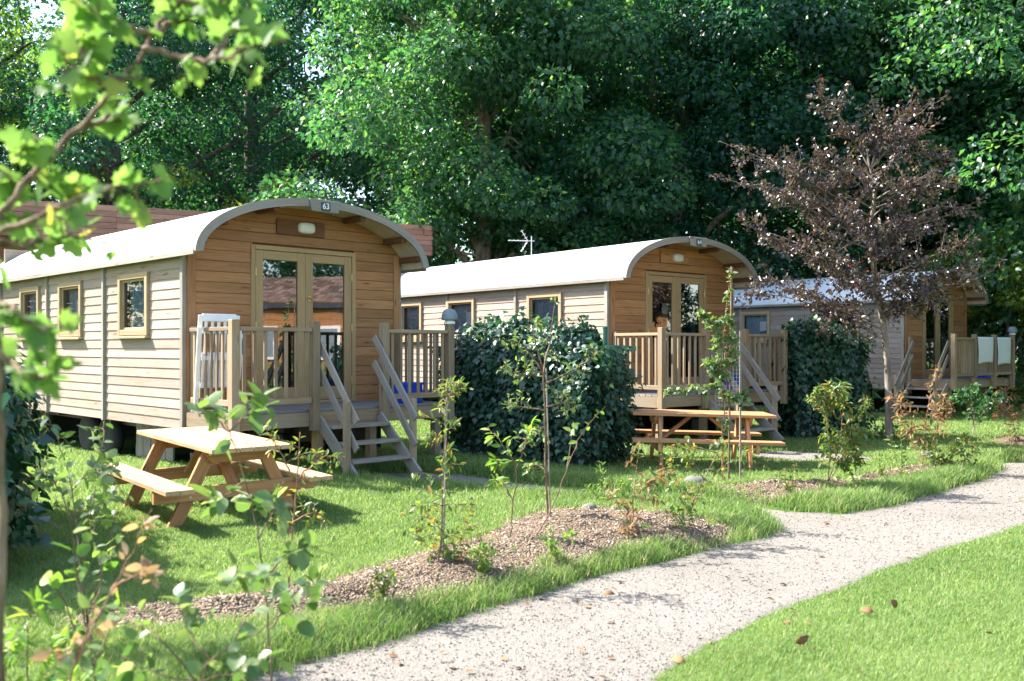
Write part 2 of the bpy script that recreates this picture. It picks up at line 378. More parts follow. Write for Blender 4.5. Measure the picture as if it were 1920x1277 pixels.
# ------------------------------------------------------------------ ground
PZ = -.09
def up(lst, z): return np.array([U(x, y, z) for x, y in lst])
path_poly = up([(150, 1420), (400, 1310), (490, 1272), (570, 1250), (700, 1213), (850, 1163), (1000, 1116), (1150, 1076), (1280, 1046), (1380, 1020), (1468, 998),
    (1446, 978), (1385, 962), (1300, 951), (1200, 950), (1050, 944), (900, 936), (780, 932), (700, 925), (690, 908), (800, 904), (900, 910), (1050, 924), (1200, 934),
    (1310, 941), (1400, 952), (1480, 960), (1580, 965), (1650, 955), (1720, 936), (1790, 916), (1850, 896), (1878, 881), (1862, 869), (2100, 864), (2500, 858),
    (3000, 860), (2500, 900), (1920, 985), (1760, 1032), (1650, 1072), (1520, 1122), (1400, 1172), (1300, 1226), (1210, 1279), (1100, 1345), (1000, 1420)], PZ)
path2_poly = up([(1405, 852), (1470, 846), (1560, 850), (1640, 858), (1640, 868), (1500, 868), (1420, 860)], 0)
bedA = up([(110, 1168), (220, 1140), (330, 1122), (480, 1112), (640, 1080), (780, 1042), (880, 1012), (950, 982), (1020, 960), (1120, 958), (1240, 964), (1330, 974), (1400, 994),
    (1330, 1012), (1200, 1028), (1090, 1052), (1000, 1076), (900, 1100), (850, 1112), (760, 1138), (600, 1150), (300, 1182), (120, 1186)], 0)
bedB = up([(1320, 915), (1450, 908), (1540, 905), (1610, 892), (1690, 876), (1770, 868), (1800, 872), (1740, 888), (1650, 906), (1560, 922), (1470, 938), (1380, 932)], 0)
bedC = up([(1840, 826), (1900, 818), (2000, 816), (2000, 838), (1900, 840)], 0)
def sdist(poly, x, y):
    """signed distance, positive inside"""
    x = np.asarray(x, float); y = np.asarray(y, float); d = np.full(x.shape, 1e9); ins = np.zeros(x.shape, bool)
    n = len(poly)
    for i in range(n):
        ax, ay = poly[i]; bx, by = poly[(i+1) % n]; ex, ey = bx-ax, by-ay
        t = np.clip(((x-ax)*ex+(y-ay)*ey)/(ex*ex+ey*ey+1e-12), 0, 1)
        d = np.minimum(d, (x-ax-t*ex)**2+(y-ay-t*ey)**2)
        c = ((ay > y) != (by > y)); xi = ax+(y-ay)/(by-ay+1e-12)*ex
        ins ^= c & (x < xi)
    return np.where(ins, 1, -1)*np.sqrt(d)
def sst(a, b, x):
    t = np.clip((x-a)/(b-a), 0, 1); return t*t*(3-2*t)
def wob(x, y, s=1.):
    return (np.sin(1.7*x*s+.9*y*s+1.3)+np.sin(-1.1*x*s+2.3*y*s+.4)+.6*np.sin(3.7*x*s-2.9*y*s)+.5*np.sin(6.1*x*s+5.3*y*s+2.))/3.1
rl0 = np.array(U(1210, 1277, PZ)); rl1 = np.array(U(1920, 985, PZ)); rld = rl1-rl0
def gz(x, y):
    x = np.asarray(x, float); y = np.asarray(y, float)
    sp = sdist(path_poly, x, y)+.05*wob(x, y, 2.6)
    right = ((x-rl0[0])*rld[1]-(y-rl0[1])*rld[0])/np.linalg.norm(rld) > -.7
    lvl = np.where(right, .02, .09)
    z = PZ+lvl*sst(-.06, .30, -sp)
    z = np.where(sp > 0, PZ, z)
    z = z+.14*np.exp(-((x+2.4)**2+(y-12.3)**2)/(2*2.2**2))
    z = z+.085*sst(.0, .6, sdist(bedA, x, y))+.08*sst(0, .45, sdist(bedB, x, y))+.07*sst(0, .4, sdist(bedC, x, y))
    inb = np.maximum(sdist(bedA, x, y), sdist(bedB, x, y))
    z = z+sst(.05, .3, inb)*(.030*wob(x+5, y, 4.1)+.018*wob(x, y+3, 9.3))
    far = sst(8, 30, np.abs(x)+.4*np.abs(y-12))
    return z+.012*wob(x, y, 1.3)*sst(0, .3, -sp)+far*.05*wob(x, y, .12)
def gz1(x, y): return float(gz(np.array([x]), np.array([y]))[0])
def axis(lo, hi, step, far):
    a = np.arange(lo, hi+step, step); k = np.array([1, 3, 7, 15, 40, 100, 250])*1.0
    k = k[k < far]
    return np.concatenate([lo-k[::-1], a, hi+k])
def sheet(name, mat, xs, ys, zf, kind='structure'):
    X, Y = np.meshgrid(xs, ys); Z = zf(X, Y); nx, ny = len(xs), len(ys)
    V = np.stack([X, Y, Z], -1).reshape(-1, 3)
    i = (np.arange(ny-1)[:, None]*nx+np.arange(nx-1)[None]).ravel()
    me = npmesh(name, V, [np.stack([i, i+1, i+nx+1, i+nx], 1)])
    o = link(name, me, mat, None, smooth=True); o['kind'] = kind; return o
sheet('ground', M['soil_grass'], axis(-9, 15, .14, 130), axis(2.5, 26, .14, 130), gz)
def poly_sheet(name, mat, poly, step, lift, slope=.5):
    xs = np.arange(poly[:, 0].min()-.3, min(poly[:, 0].max(), 16)+.3, step); ys = np.arange(max(2.6, poly[:, 1].min()-.3), poly[:, 1].max()+.3, step)
    def zf(X, Y):
        sd = sdist(poly, X, Y)+.05*wob(X, Y, 2.6)+.02*wob(X, Y, 9.)
        return gz(X, Y)+lift+np.clip(sd*slope, -.12, 0)
    return sheet(name, mat, xs, ys, zf)
poly_sheet('gravel_path', M['gravel'], path_poly, .07, .008)
poly_sheet('gravel_footpath', M['gravel'], path2_poly, .08, .008)
for nm, pl in (('mulch_bed', bedA), ('mulch_bed', bedB), ('mulch_bed', bedC)): poly_sheet(nm, M['mulch'], pl, .07, .010)

# grass blades
HOUSES = []   # filled with (x,y,theta) footprints
TH1, TH2, TH3 = math.radians(45), math.radians(38.9), math.radians(40.3)
H1 = ((610*-1)/F*11.2, 11.2, TH1); H2 = (1.61, 15.4, TH2); H3 = (9.26, 22.0, TH3)
W, LEN = 3.2, 6.9
def in_house(x, y, h, m=.1, front=0.):
    dx, dy = x-h[0], y-h[1]; c, s = math.cos(h[2]), math.sin(h[2])
    lx = dx*c+dy*s; ly = -dx*s+dy*c
    return (lx > -m) & (lx < W+m) & (ly > -m-front) & (ly < LEN+m)
def grass():
    n = 1500000
    D = 4.2*np.exp(rng.random(n)*math.log(30/4.2)); X = (rng.random(n)*2-1)*(.57*D+.4)
    keep = rng.random(n) < np.where(D < 7, 1., 1.)
    x, y = X, D
    sp = sdist(path_poly, x, y)+.05*wob(x, y, 2.6)
    sb = np.maximum.reduce([sdist(b, x, y) for b in (bedA, bedB, bedC)])+.05*wob(x, y, 2.6)+.02*wob(x, y, 9.)
    s2 = sdist(path2_poly, x, y)
    tuft = .5+.5*wob(x, y, 3.1)
    keep &= (sp < rng.normal(.0, .035, n)) & (sb < rng.normal(.02, .05, n)+.55*np.clip(wob(x+3, y, 3.7)-.42, 0, 1)) & (s2 < .03)
    for h in (H1, H2, H3): keep &= ~in_house(x, y, h, -.35)
    # density: about 1/D^2 already by the sampling; thin a little by patches
    keep &= rng.random(n) < (.62+.38*np.clip(tuft+.2, 0, 1))
    x, y, sp, sb, tuft = x[keep], y[keep], sp[keep], sb[keep], tuft[keep]; n = len(x)
    right = ((x-rl0[0])*rld[1]-(y-rl0[1])*rld[0])/np.linalg.norm(rld) > -.7
    edge = np.exp(-(np.maximum(-sp, 0)/.42)**2)*(~right)
    bededge = np.exp(-(np.maximum(-sb, 0)/.2)**2)
    h = (.020+.018*rng.random(n)+.012*tuft)*(1+1.5*edge*(.35+rng.random(n))+.25*bededge)+np.where(rng.random(n) < .02, .03, 0)
    h *= np.clip(y/8, .95, 1.35)*np.where(right, .55+.45*np.clip(-sp/.25, 0, 1), 1)
    w = (.0023+.0016*rng.random(n))*np.clip(y/5.0, .9, 4.5)
    az = rng.random(n)*2*PI; ln = h*(.25+.7*rng.random(n))
    z = gz(x, y)-.004
    dx, dy = np.cos(az), np.sin(az); sx, sy = -dy, dx
    tw = rng.normal(0, .5, n); sx2, sy2 = np.cos(az+PI/2+tw), np.sin(az+PI/2+tw)
    b = np.stack([x, y, z], 1); S = np.stack([sx2, sy2, 0*x], 1)*w[:, None]*.5
    mid = b+np.stack([dx*ln*.3, dy*ln*.3, h*.6], 1); tip = b+np.stack([dx*ln, dy*ln, h], 1)
    V = np.stack([b-S, b+S, mid+S*.8, mid-S*.8, tip], 1).reshape(-1, 3)
    o = np.arange(n)*5
    q = np.stack([o, o+1, o+2, o+3], 1); t = np.stack([o+3, o+2, o+4], 1)
    patch = .5+.35*wob(x, y, .8)+.25*wob(x, y, 2.3)
    r = np.clip(.05+.40*rng.random(n)+.50*patch*(.4+.6*rng.random(n))-.12*edge, 0, .93); r = np.where(rng.random(n) < .05+.05*bededge, 1., r)
    me = npmesh('grass', V, [q, t], np.repeat(r, 5))
    ob = link('grass', me, M['grass']); props(ob, 'short bright green lawn grass growing on both sides of the gravel path', 'grass', None, 'stuff')
    print('grass blades', n)
grass()

def scatter(name, poly_list, n, dmax, size, mat, flat, label, inside=.02):
    D = 4.2*np.exp(rng.random(n)*math.log(dmax/4.2)); x = (rng.random(n)*2-1)*(.57*D+.3); y = D
    sd = np.maximum.reduce([sdist(p, x, y) for p in poly_list])+.05*wob(x, y, 2.6)+.02*wob(x, y, 9.)
    k = sd > rng.normal(inside, .03, n); x, y = x[k], y[k]; n = len(x)
    s = size*(.45+rng.random(n)**3*(2.2 if flat[1] < .5 else 1.2))*np.clip(y/7, 1, 2.2)
    ax = unit(rng.normal(size=(n, 3))*np.array([1, 1, .25])); bz = unit(np.array([0, 0, 1.])+rng.normal(0, .35, (n, 3))); ay = unit(np.cross(bz, ax)); bz = np.cross(ax, ay)
    T = np.array([[1, 0, 0], [-1, 0, 0], [0, 1, 0], [0, -1, 0], [0, 0, 1], [0, 0, -1]], float)*np.array(flat)
    T = T[None]*(1+rng.normal(0, .18, (n, 6, 1)))
    V = np.stack([x, y, gz(x, y)+.012], 1)[:, None]+s[:, None, None]*(T[..., 0:1]*ax[:, None]+T[..., 1:2]*ay[:, None]+T[..., 2:3]*bz[:, None])
    Fc = np.array([[0, 2, 4], [2, 1, 4], [1, 3, 4], [3, 0, 4], [2, 0, 5], [1, 2, 5], [3, 1, 5], [0, 3, 5]])
    me = npmesh(name, V.reshape(-1, 3), [(Fc[None]+(np.arange(n)*6)[:, None, None]).reshape(-1, 3)], np.repeat(rng.random(n), 6))
    o = link(name, me, mat); props(o, label, name.replace('_', ' '), None, 'stuff')
scatter('gravel', [path_poly, path2_poly], 80000, 16, .0055, M['pebbles'], (1, .8, .6), 'loose pale gravel stones strewn over the garden path')
scatter('mulch_chips', [bedA, bedB, bedC], 170000, 15, .0125, M['chips'], (1, .26, .12), 'brown bark chips covering the planting beds')

# ------------------------------------------------------------------ cabins
Z0, ZF, ZE, ZTOP = .63, .86, 2.72, 3.485
OV, SO = .48, .13
def arch(inset, n=48):
    """roof profile offset inwards by inset: list of (x, z)"""
    a = W/2+SO; b = ZTOP-ZE; out = []
    for i in range(n+1):
        t = PI-PI*i/n; x = a*math.cos(t); z = b*math.sin(t)
        nx, nz = math.cos(t)/a, math.sin(t)/b; l = math.hypot(nx, nz)
        out.append((W/2+x-inset*nx/l, ZE+z-inset*nz/l))
    return out
def arch_shell(mb, i0, i1, y0, y1, seg=1, rnd=None):
    o = arch(i0); q = arch(i1)
    for k in range(len(o)-1):
        c = [(o[k][0], y0, o[k][1]), (o[k+1][0], y0, o[k+1][1]), (o[k][0], y1, o[k][1]), (o[k+1][0], y1, o[k+1][1]),
             (q[k][0], y0, q[k][1]), (q[k+1][0], y0, q[k+1][1]), (q[k][0], y1, q[k][1]), (q[k+1][0], y1, q[k+1][1])]
        l0 = (i0+i1)/2; ds = .0905*k; d2 = .0905*(k+1); t = i1-i0
        mb.add(c, CF, rnd, [(ds, 0, y0), (d2, 0, y0), (ds, 0, y1), (d2, 0, y1), (ds, t, y0), (d2, t, y0), (ds, t, y1), (d2, t, y1)])
def shell_mesh(name, i0, i1, y0, y1, mat, parent, smooth=True, ny=8):
    o = arch(i0); q = arch(i1); n = len(o); ys = np.linspace(y0, y1, ny+1); V = []; Fc = []
    for prof in (o, q):
        for y in ys: V += [(x, y, z) for x, z in prof]
    def id(s, j, i): return s*(ny+1)*n+j*n+i
    for j in range(ny):
        for i in range(n-1):
            Fc.append((id(0, j, i), id(0, j, i+1), id(0, j+1, i+1), id(0, j+1, i))); Fc.append((id(1, j, i), id(1, j+1, i), id(1, j+1, i+1), id(1, j, i+1)))
    for j in (0, ny):
        for i in range(n-1): Fc.append((id(0, j, i), id(1, j, i), id(1, j, i+1), id(0, j, i+1)))
    for i in (0, n-1):
        for j in range(ny): Fc.append((id(0, j, i), id(0, j+1, i), id(1, j+1, i), id(1, j, i)))
    mb = MB(); mb.add(V, Fc); o = mb.build(name, mat, parent)
    if smooth:
        o.data.shade_smooth(); o.data.set_sharp_from_angle(angle=math.radians(40))
    return o
DX0, DX1, DZT = .86, 2.42, 2.88       # door opening
def cabin(h, label, wins, number, claps, roofm, notice=None, open_win=None, detail=True, pinkcloth=False):
    root = empty('wooden_cabin', (h[0], h[1], 0), h[2], label, 'cabin', 'round-roofed wooden cabins in the garden')
    zw0, zw1 = 1.76, 2.57
    # left clapboard wall
    batt = [0., 2.42, 4.62, LEN]
    for sgn, x0 in ((-1, 0.), (1, W)):
        mb = MB(); bh = .122; z = Z0
        while z < ZE+.1:
            z1 = min(z+bh, ZE+.14)
            for bi in range(3):
                spans = [(batt[bi], batt[bi+1])]
                if sgn < 0 and z1 > zw0 and z < zw1:
                    for a, b in wins:
                        ns = []
                        for s0, s1 in spans:
                            if b <= s0 or a >= s1: ns.append((s0, s1)); continue
                            if a > s0: ns.append((s0, a))
                            if b < s1: ns.append((b, s1))
                        spans = ns
                for s0, s1 in spans:
                    t0, t1 = .021, .008
                    mb.hexa([(x0, s0, z), (x0+sgn*t0, s0, z-.012), (x0, s1, z), (x0+sgn*t0, s1, z-.012),
                             (x0, s0, z1), (x0+sgn*t1, s0, z1), (x0, s1, z1), (x0+sgn*t1, s1, z1)], 1)
            z += bh
        mb.build('side_wall', claps, root)
        for k, y in enumerate(batt):
            tr = MB()
            ww = .075 if k in (0, 3) else .06
            yy = y+ww/2-.0 if k == 0 else (y-ww/2 if k == 3 else y)
            tr.b2(min(x0+sgn*.0, x0+sgn*.055), max(x0, x0+sgn*.055), yy-ww/2, yy+ww/2, Z0-.03, ZE+.06); tr.build('wall_batten', M['grey_wood'], root, bevel=.003)
    # lining behind the boards, back wall, floor
    bw = MB(); bw.b2(.03, W-.03, LEN-.05, LEN, Z0, 3.3); bw.build('back_wall', claps, root)
    fl = MB(); fl.b2(.02, W-.02, .05, LEN-.06, ZF-.14, ZF-.02); fl.build('cabin_floor', M['interior'], root)
    # front wall planks
    mb = MB(); ph = .132; z = Z0+.06
    a_in = W/2+SO-.05; b_in = ZTOP-ZE-.05
    def halfw(zz):
        if zz <= ZE: return W/2
        return min(W/2, a_in*math.sqrt(max(0, 1-((zz-ZE)/b_in)**2)))
    while z < ZTOP-.07:
        z1 = min(z+ph, ZTOP-.055); zb, zt = z+.002, z1-.002
        l0, l1 = W/2-halfw(zb), W/2-halfw(zt)
        segs = [((l0, l1), (W-l0, W-l1))]
        if z1 > ZF-.02 and z < DZT: segs = [((l0, l1), (DX0, DX0)), ((DX1, DX1), (W-l0, W-l1))]
        for (a0, a1), (b0, b1) in segs:
            if b0-a0 < .02: continue
            mb.hexa([(a0, -.012, zb), (b0, -.012, zb), (a0, .016, zb), (b0, .016, zb), (a1, -.012, zt), (b1, -.012, zt), (a1, .016, zt), (b1, .016, zt)], 0)
        z += ph
    mb.build('front_wall', M['front'], root, bevel=.004)
    bk = MB()
    for (xa, xb, za, zb) in ((.01, DX0-.002, Z0+.05, ZE-.02), (DX1+.002, W-.01, Z0+.05, ZE-.02), (DX0, DX1, DZT+.002, 3.28), (.35, DX0-.002, ZE-.019, 3.05), (DX1+.002, W-.35, ZE-.019, 3.05)):
        bk.b2(xa, xb, .018, .04, za, zb)
    bk.build('front_lining', M['brown'], root)
    for xx in (.05, W-.05):
        cb = MB(); cb.b2(xx-.05, xx+.05, -.034, -.0125, Z0-.02, ZE+.2); cb.build('corner_board', M['front'], root, bevel=.004)
    # roof
    roof = shell_mesh('roof', 0, .045, -OV, LEN+.25, roofm, root)
    shell_mesh('soffit', .048, .06, -OV+.005, LEN+.2, M['soffit'], roof)
    fa = MB()
    arch_shell(fa, -.012, .088, -OV-.038, -OV-.001, rnd=.6)
    fo = fa.build('fascia', M['grey_wood'], root)
    for xx in (-SO-.004, W+SO+.004):
        dr = MB(); dr.b2(xx-.012, xx+.012, -OV+.02, LEN+.24, ZE-.035, ZE+.02); dr.build('drip_edge', M['grey_wood'], root)
    ar = arch(.062, 24)
    for i in (2, 5, 9, 15, 19, 22):
        x, zz = ar[i]; pu = MB(); pu.box((x, -OV/2-.01, zz-.035), (.075, OV-.06, .075)); pu.build('purlin', M['brown'], roof, bevel=.003)
    kb = MB(); x0 = W/2
    kb.hexa([(x0-.2, -OV-.075, ZTOP-.155), (x0+.2, -OV-.075, ZTOP-.155), (x0-.2, -OV-.04, ZTOP-.155), (x0+.2, -OV-.04, ZTOP-.155),
             (x0-.235, -OV-.075, ZTOP+.005), (x0+.235, -OV-.075, ZTOP+.005), (x0-.235, -OV-.04, ZTOP+.005), (x0+.235, -OV-.04, ZTOP+.005)], 0)
    kb.build('ridge_block', M['grey_wood'], root, bevel=.01)
    if number:
        npb = MB(); npb.box((x0-.005, -OV-.081, ZTOP-.082), (.135, .01, .11)); pl = npb.build('number_plate', M['dark'], root, bevel=.003)
        cu = bpy.data.curves.new('number', 'FONT'); cu.body = number; cu.size = .105; cu.align_x = 'CENTER'; cu.align_y = 'CENTER'; cu.extrude = .001; cu.offset = .0018
        to = bpy.data.objects.new('number', cu); COL.objects.link(to); to.parent = pl
        to.location = (x0-.005, -OV-.0885, ZTOP-.082); to.rotation_euler = (PI/2, 0, 0)
        tm = bpy.data.meshes.new_from_object(to); tm.materials.append(M['paper']); mo_ = bpy.data.objects.new('number', tm); COL.objects.link(mo_); mo_.parent = pl; mo_.location = to.location; mo_.rotation_euler = to.rotation_euler; bpy.data.objects.remove(to)
    # porch light on its board
    lb = MB(); lb.box((1.56, -.03, 3.17), (.72, .03, .19)); lb.build('light_board', M['brown' if number == '63' else 'front'], root, bevel=.004)
    pl = MB()
    n = 16; prof = [(1, 0), (1, .022), (.93, .045), (.7, .062), (.35, .07), (.0, .072)]
    V = []; Fc = []
    for r, dd in prof:
        for k in range(n):
            t = 2*PI*k/n; ex = abs(math.cos(t))**.6*math.copysign(1, math.cos(t)); ez = abs(math.sin(t))**.6*math.copysign(1, math.sin(t))
            V.append((1.63+.125*r*ex, -.046-dd, 3.175+.075*r*ez))
    for i in range(len(prof)-1):
        for k in range(n): Fc.append((i*n+k, i*n+(k+1) % n, (i+1)*n+(k+1) % n, (i+1)*n+k))
    pl.add(V, Fc); pl.build('porch_light', M['lamp'], root, smooth=True)
    # doors
    df = MB(); t = .06
    df.b2(DX0-.02, DX0+t-.02, -.03, .05, ZF, DZT+.03); df.b2(DX1-t+.02, DX1+.02, -.03, .05, ZF, DZT+.03); df.b2(DX0+t-.019, DX1-t+.019, -.029, .05, DZT-.03, DZT+.029)
    df.b2(DX0+t-.019, DX1-t+.019, -.032, .05, ZF, ZF+.04)
    df.build('door_frame', M['frame'], root, bevel=.004)
    mid = (DX0+DX1)/2; dz0, dz1 = ZF+.045, DZT-.034
    for k, (a, b) in enumerate(((DX0+.044, mid-.002), (mid+.002, DX1-.044))):
        d = MB(); s = .115
        d.b2(a, a+s, -.018, .028, dz0, dz1); d.b2(b-s, b, -.018, .028, dz0, dz1)
        d.b2(a+s, b-s, -.017, .027, dz1-s, dz1-.001); d.b2(a+s, b-s, -.017, .027, dz0+.001, dz0+s+.06)
        do = d.build('door', M['frame'], root, bevel=.006)
        g = MB(); g.add([(a+s-.004, .006, dz0+s+.056), (b-s+.004, .006, dz0+s+.056), (b-s+.004, .006, dz1-s+.004), (a+s-.004, .006, dz1-s+.004)], [(0, 1, 2, 3)]); g.build('pane', M['doorglass'], do)
        hx = a+.004 if k == 0 else b-.004
        for hz in (dz0+.25, (dz0+dz1)/2, dz1-.28): hg = MB(); hg.tube([(hx, -.03, hz-.05), (hx, -.03, hz+.05)], .011, 8); hg.build('hinge', M['brass'], do)
        if k == 1:
            hd = MB(); hd.box((a+.055, -.024, 2.25), (.045, .012, .07)); hd.tube([(a+.055, -.03, 2.26), (a+.055, -.06, 2.26), (a+.055, -.065, 2.25), (a+.12, -.065, 2.245)], .009, 8)
            hd.build('handle', M['brass'], do)
        cu = MB(); nn = 26; cx0, cx1 = (a+s, a+s+.12) if k == 0 else (b-s-.12, b-s)
        V = [(cx0+(cx1-cx0)*i/nn, .10+.02*math.sin(i*1.6), zz) for zz in (dz0+.1, dz1-.05) for i in range(nn+1)]
        cu.add(V, [(i, i+1, nn+2+i, nn+1+i) for i in range(nn)]); cu.build('curtain', M['curtain'] if not (pinkcloth and k == 0) else M['pink'], do)
        if notice == k:
            pp = MB(); pp.box((a+s+.36 if k == 0 else a+s+.1, .018, 2.28), (.15, .002, .19)); pp.build('notice', M['paper'], do)
    # windows on the side wall
    for wi, (a, b) in enumerate(wins):
        wf = MB(); t = .075
        wf.b2(-.058, .05, a, a+t, zw0, zw1); wf.b2(-.058, .05, b-t, b, zw0, zw1)
        wf.b2(-.057, .049, a+t, b-t, zw1-t, zw1-.001); wf.b2(-.057, .049, a+t, b-t, zw0+.001, zw0+t)
        w = wf.build('window', M['winframe'], root, bevel=.005)
        sl = MB(); sl.hexa([(-.095, a-.03, zw0-.04), (.0, a-.03, zw0-.03), (-.095, b+.03, zw0-.04), (.0, b+.03, zw0-.03),
                            (-.095, a-.03, zw0-.012), (.0, a-.03, zw0-.001), (-.095, b+.03, zw0-.012), (.0, b+.03, zw0-.001)], 1); sl.build('sill', M['winframe'], w, bevel=.003)
        if open_win != wi:
            sa = MB(); u = .03; a2, b2, z2, z3 = a+t, b-t, zw0+t, zw1-t
            sa.b2(-.02, .02, a2, a2+u, z2, z3); sa.b2(-.02, .02, b2-u, b2, z2, z3); sa.b2(-.019, .019, a2+u, b2-u, z3-u, z3); sa.b2(-.019, .019, a2+u, b2-u, z2, z2+u)
            sa.build('sash', M['winframe'], w, bevel=.003)
            g = MB(); g.add([(-.002, a2+u-.003, z2+u-.003), (-.002, b2-u+.003, z2+u-.003), (-.002, b2-u+.003, z3-u+.003), (-.002, a2+u-.003, z3-u+.003)], [(3, 2, 1, 0)]); g.build('pane', M['glass'], w)
            cu = MB(); nn = 40
            V = [(.09+.018*math.sin(i*1.25)+.006*math.sin(i*3.1), a2+(b2-a2)*i/nn, zz) for zz in (z2-.02, z3+.02) for i in range(nn+1)]
            cu.add(V, [(i, i+1, nn+2+i, nn+1+i) for i in range(nn)]); cu.build('curtain', M['curtain'], w, smooth=True)
            if wi == 1:
                pp = MB(); pp.box((.02, a2+.17, 2.17), (.002, .2, .26)); pp.build('notice', M['paper'], w)
    # running gear under the floor
    ch = MB()
    for xx in (.5, W-.5): ch.b2(xx-.05, xx+.05, .1, LEN-.1, .48, .628)
    for yy in (.5, 2.6, 4.6, LEN-.4): ch.b2(.12, W-.12, yy-.04, yy+.04, .55, .627)
    ch.build('chassis', M['darkmetal'], root)
    for xx in (.38, W-.38):
        for yy in (3.2, 3.95):
            wh = MB(); pr = [(.0, -.09), (.16, -.09), (.24, -.1), (.30, -.06), (.31, 0), (.30, .06), (.24, .1), (.16, .09), (.0, .09)]
            n = 24; V = [(xx+dd, yy+r*math.cos(2*PI*k/n), .30+r*math.sin(2*PI*k/n)) for r, dd in pr for k in range(n)]
            wh.add(V, [(i*n+k, i*n+(k+1) % n, (i+1)*n+(k+1) % n, (i+1)*n+k) for i in range(len(pr)-1) for k in range(n)])
            wh.build('wheel', M['rubber'], root, smooth=True)
    for xx in (.5, W-.5):
        for yy in (.55, 2.2, LEN-.6):
            sb = MB(); sb.b2(xx-.13, xx+.13, yy-.13, yy+.13, -.05, .26); sb.b2(xx-.09, xx+.09, yy-.09, yy+.09, .262, .477); sb.build('support_block', M['dark'], root, bevel=.008)  # dark material stands in for the shade under the floor
    sk = MB(); sk.b2(W-.10, W-.08, .3, LEN-.1, .0, .60); sk.build('light_blocker', M['darkmetal'], root)  # panel added to block light behind the space under the floor
    sk = MB(); sk.b2(.1, W-.12, LEN-.14, LEN-.12, .0, .60); sk.build('light_blocker', M['darkmetal'], root)  # second added light blocker, across the back
    sk = MB()
    for yy in (1.05, 1.28, 1.51, 1.74, 1.97): sk.b2(.32, .345, yy, yy+.215, .02, .55)
    sk.build('skirting_board', M['deckwood'], root)
    return root

winA = [(.99, 1.90), (3.21, 4.11), (4.96, 5.84)]; winB = [(1.14, 2.08), (3.69, 4.62), (5.55, 6.4)]
c1 = cabin(H1, 'largest wooden cabin, white curved roof, plate 63 over its glass doors', winA, '63', M['clap'], M['roof'])
c2 = cabin(H2, 'middle wooden cabin, white curved roof, plate 64, behind the ivy hedge', winB, '64', M['clap'], M['roof'], notice=0)
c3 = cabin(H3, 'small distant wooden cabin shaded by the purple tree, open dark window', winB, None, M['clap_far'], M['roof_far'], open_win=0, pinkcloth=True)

# ------------------------------------------------------------------ porches
PD = 1.02
def railing(root, p0, p1, n, z0=ZF, top=1.835):
    """top rail, bottom rail and balusters between two points (plan)"""
    p0 = np.array(p0, float); p1 = np.array(p1, float); d = (p1-p0)/np.linalg.norm(p1-p0); sd = np.array([-d[1], d[0]])
    mb = MB(); v = lambda q, z: (q[0], q[1], z)
    mb.beam(v(p0, top-.0225), v(p1, top-.0225), .07, .045); r = mb.build('railing', M['rail'], root, bevel=.004)
    mb = MB(); mb.beam(v(p0, z0+.115), v(p1, z0+.115), .045, .07); mb.build('bottom_rail', M['rail'], r, bevel=.004)
    for i in range(n):
        q = p0+(p1-p0)*(i+.5)/n
        b = MB(); b.beam(v(q, z0+.151), v(q, top-.046), .042, .024, side=(*d, 0)); b.build('baluster', M['rail'], r, bevel=.003)
def stairs(root, o, dirv, width, side_ext=.0):
    """o: middle of the top edge (plan), dirv: way down, straight flight with boarded handrails"""
    o = np.array(o, float); d = np.array(dirv, float); s = np.array([-d[1], d[0]])
    P3 = lambda e, k, z: (o[0]+d[0]*e+s[0]*k, o[1]+d[1]*e+s[1]*k, z)
    zg = .1; rise = (ZF-zg)/4; run = .205
    st = MB()
    for k in (-width/2+.03, width/2-.03):
        st.beam(P3(.02, k, ZF-.12), P3(.82, k, .06), .035, .15)
    so = st.build('stair', M['grey_wood'], root, bevel=.004)
    for i in range(3):
        t = MB(); e = .04+run*(i+.55); z = ZF-rise*(i+1)
        t.beam(P3(e+.03, -width/2+.05, z-.018), P3(e+.03, width/2-.05, z-.018), .22, .036); t.build('tread', M['grey_wood'], so, bevel=.004)
    for k in (-width/2-.005, width/2+.005):
        nw = MB(); nw.beam(P3(.66, k, .0), P3(.66, k, .98), .07, .07, side=(*d, 0)); nw.build('newel', M['rail'], so, bevel=.004)
        kk = k+math.copysign(.055, -k)
        for za, zb in ((1.74, .74), (1.42, .42)):
            hr = MB(); hr.beam(P3(-.06, kk, za), P3(.78, kk, zb), .028, .1); hr.build('handrail', M['grey_wood'], so, bevel=.006)
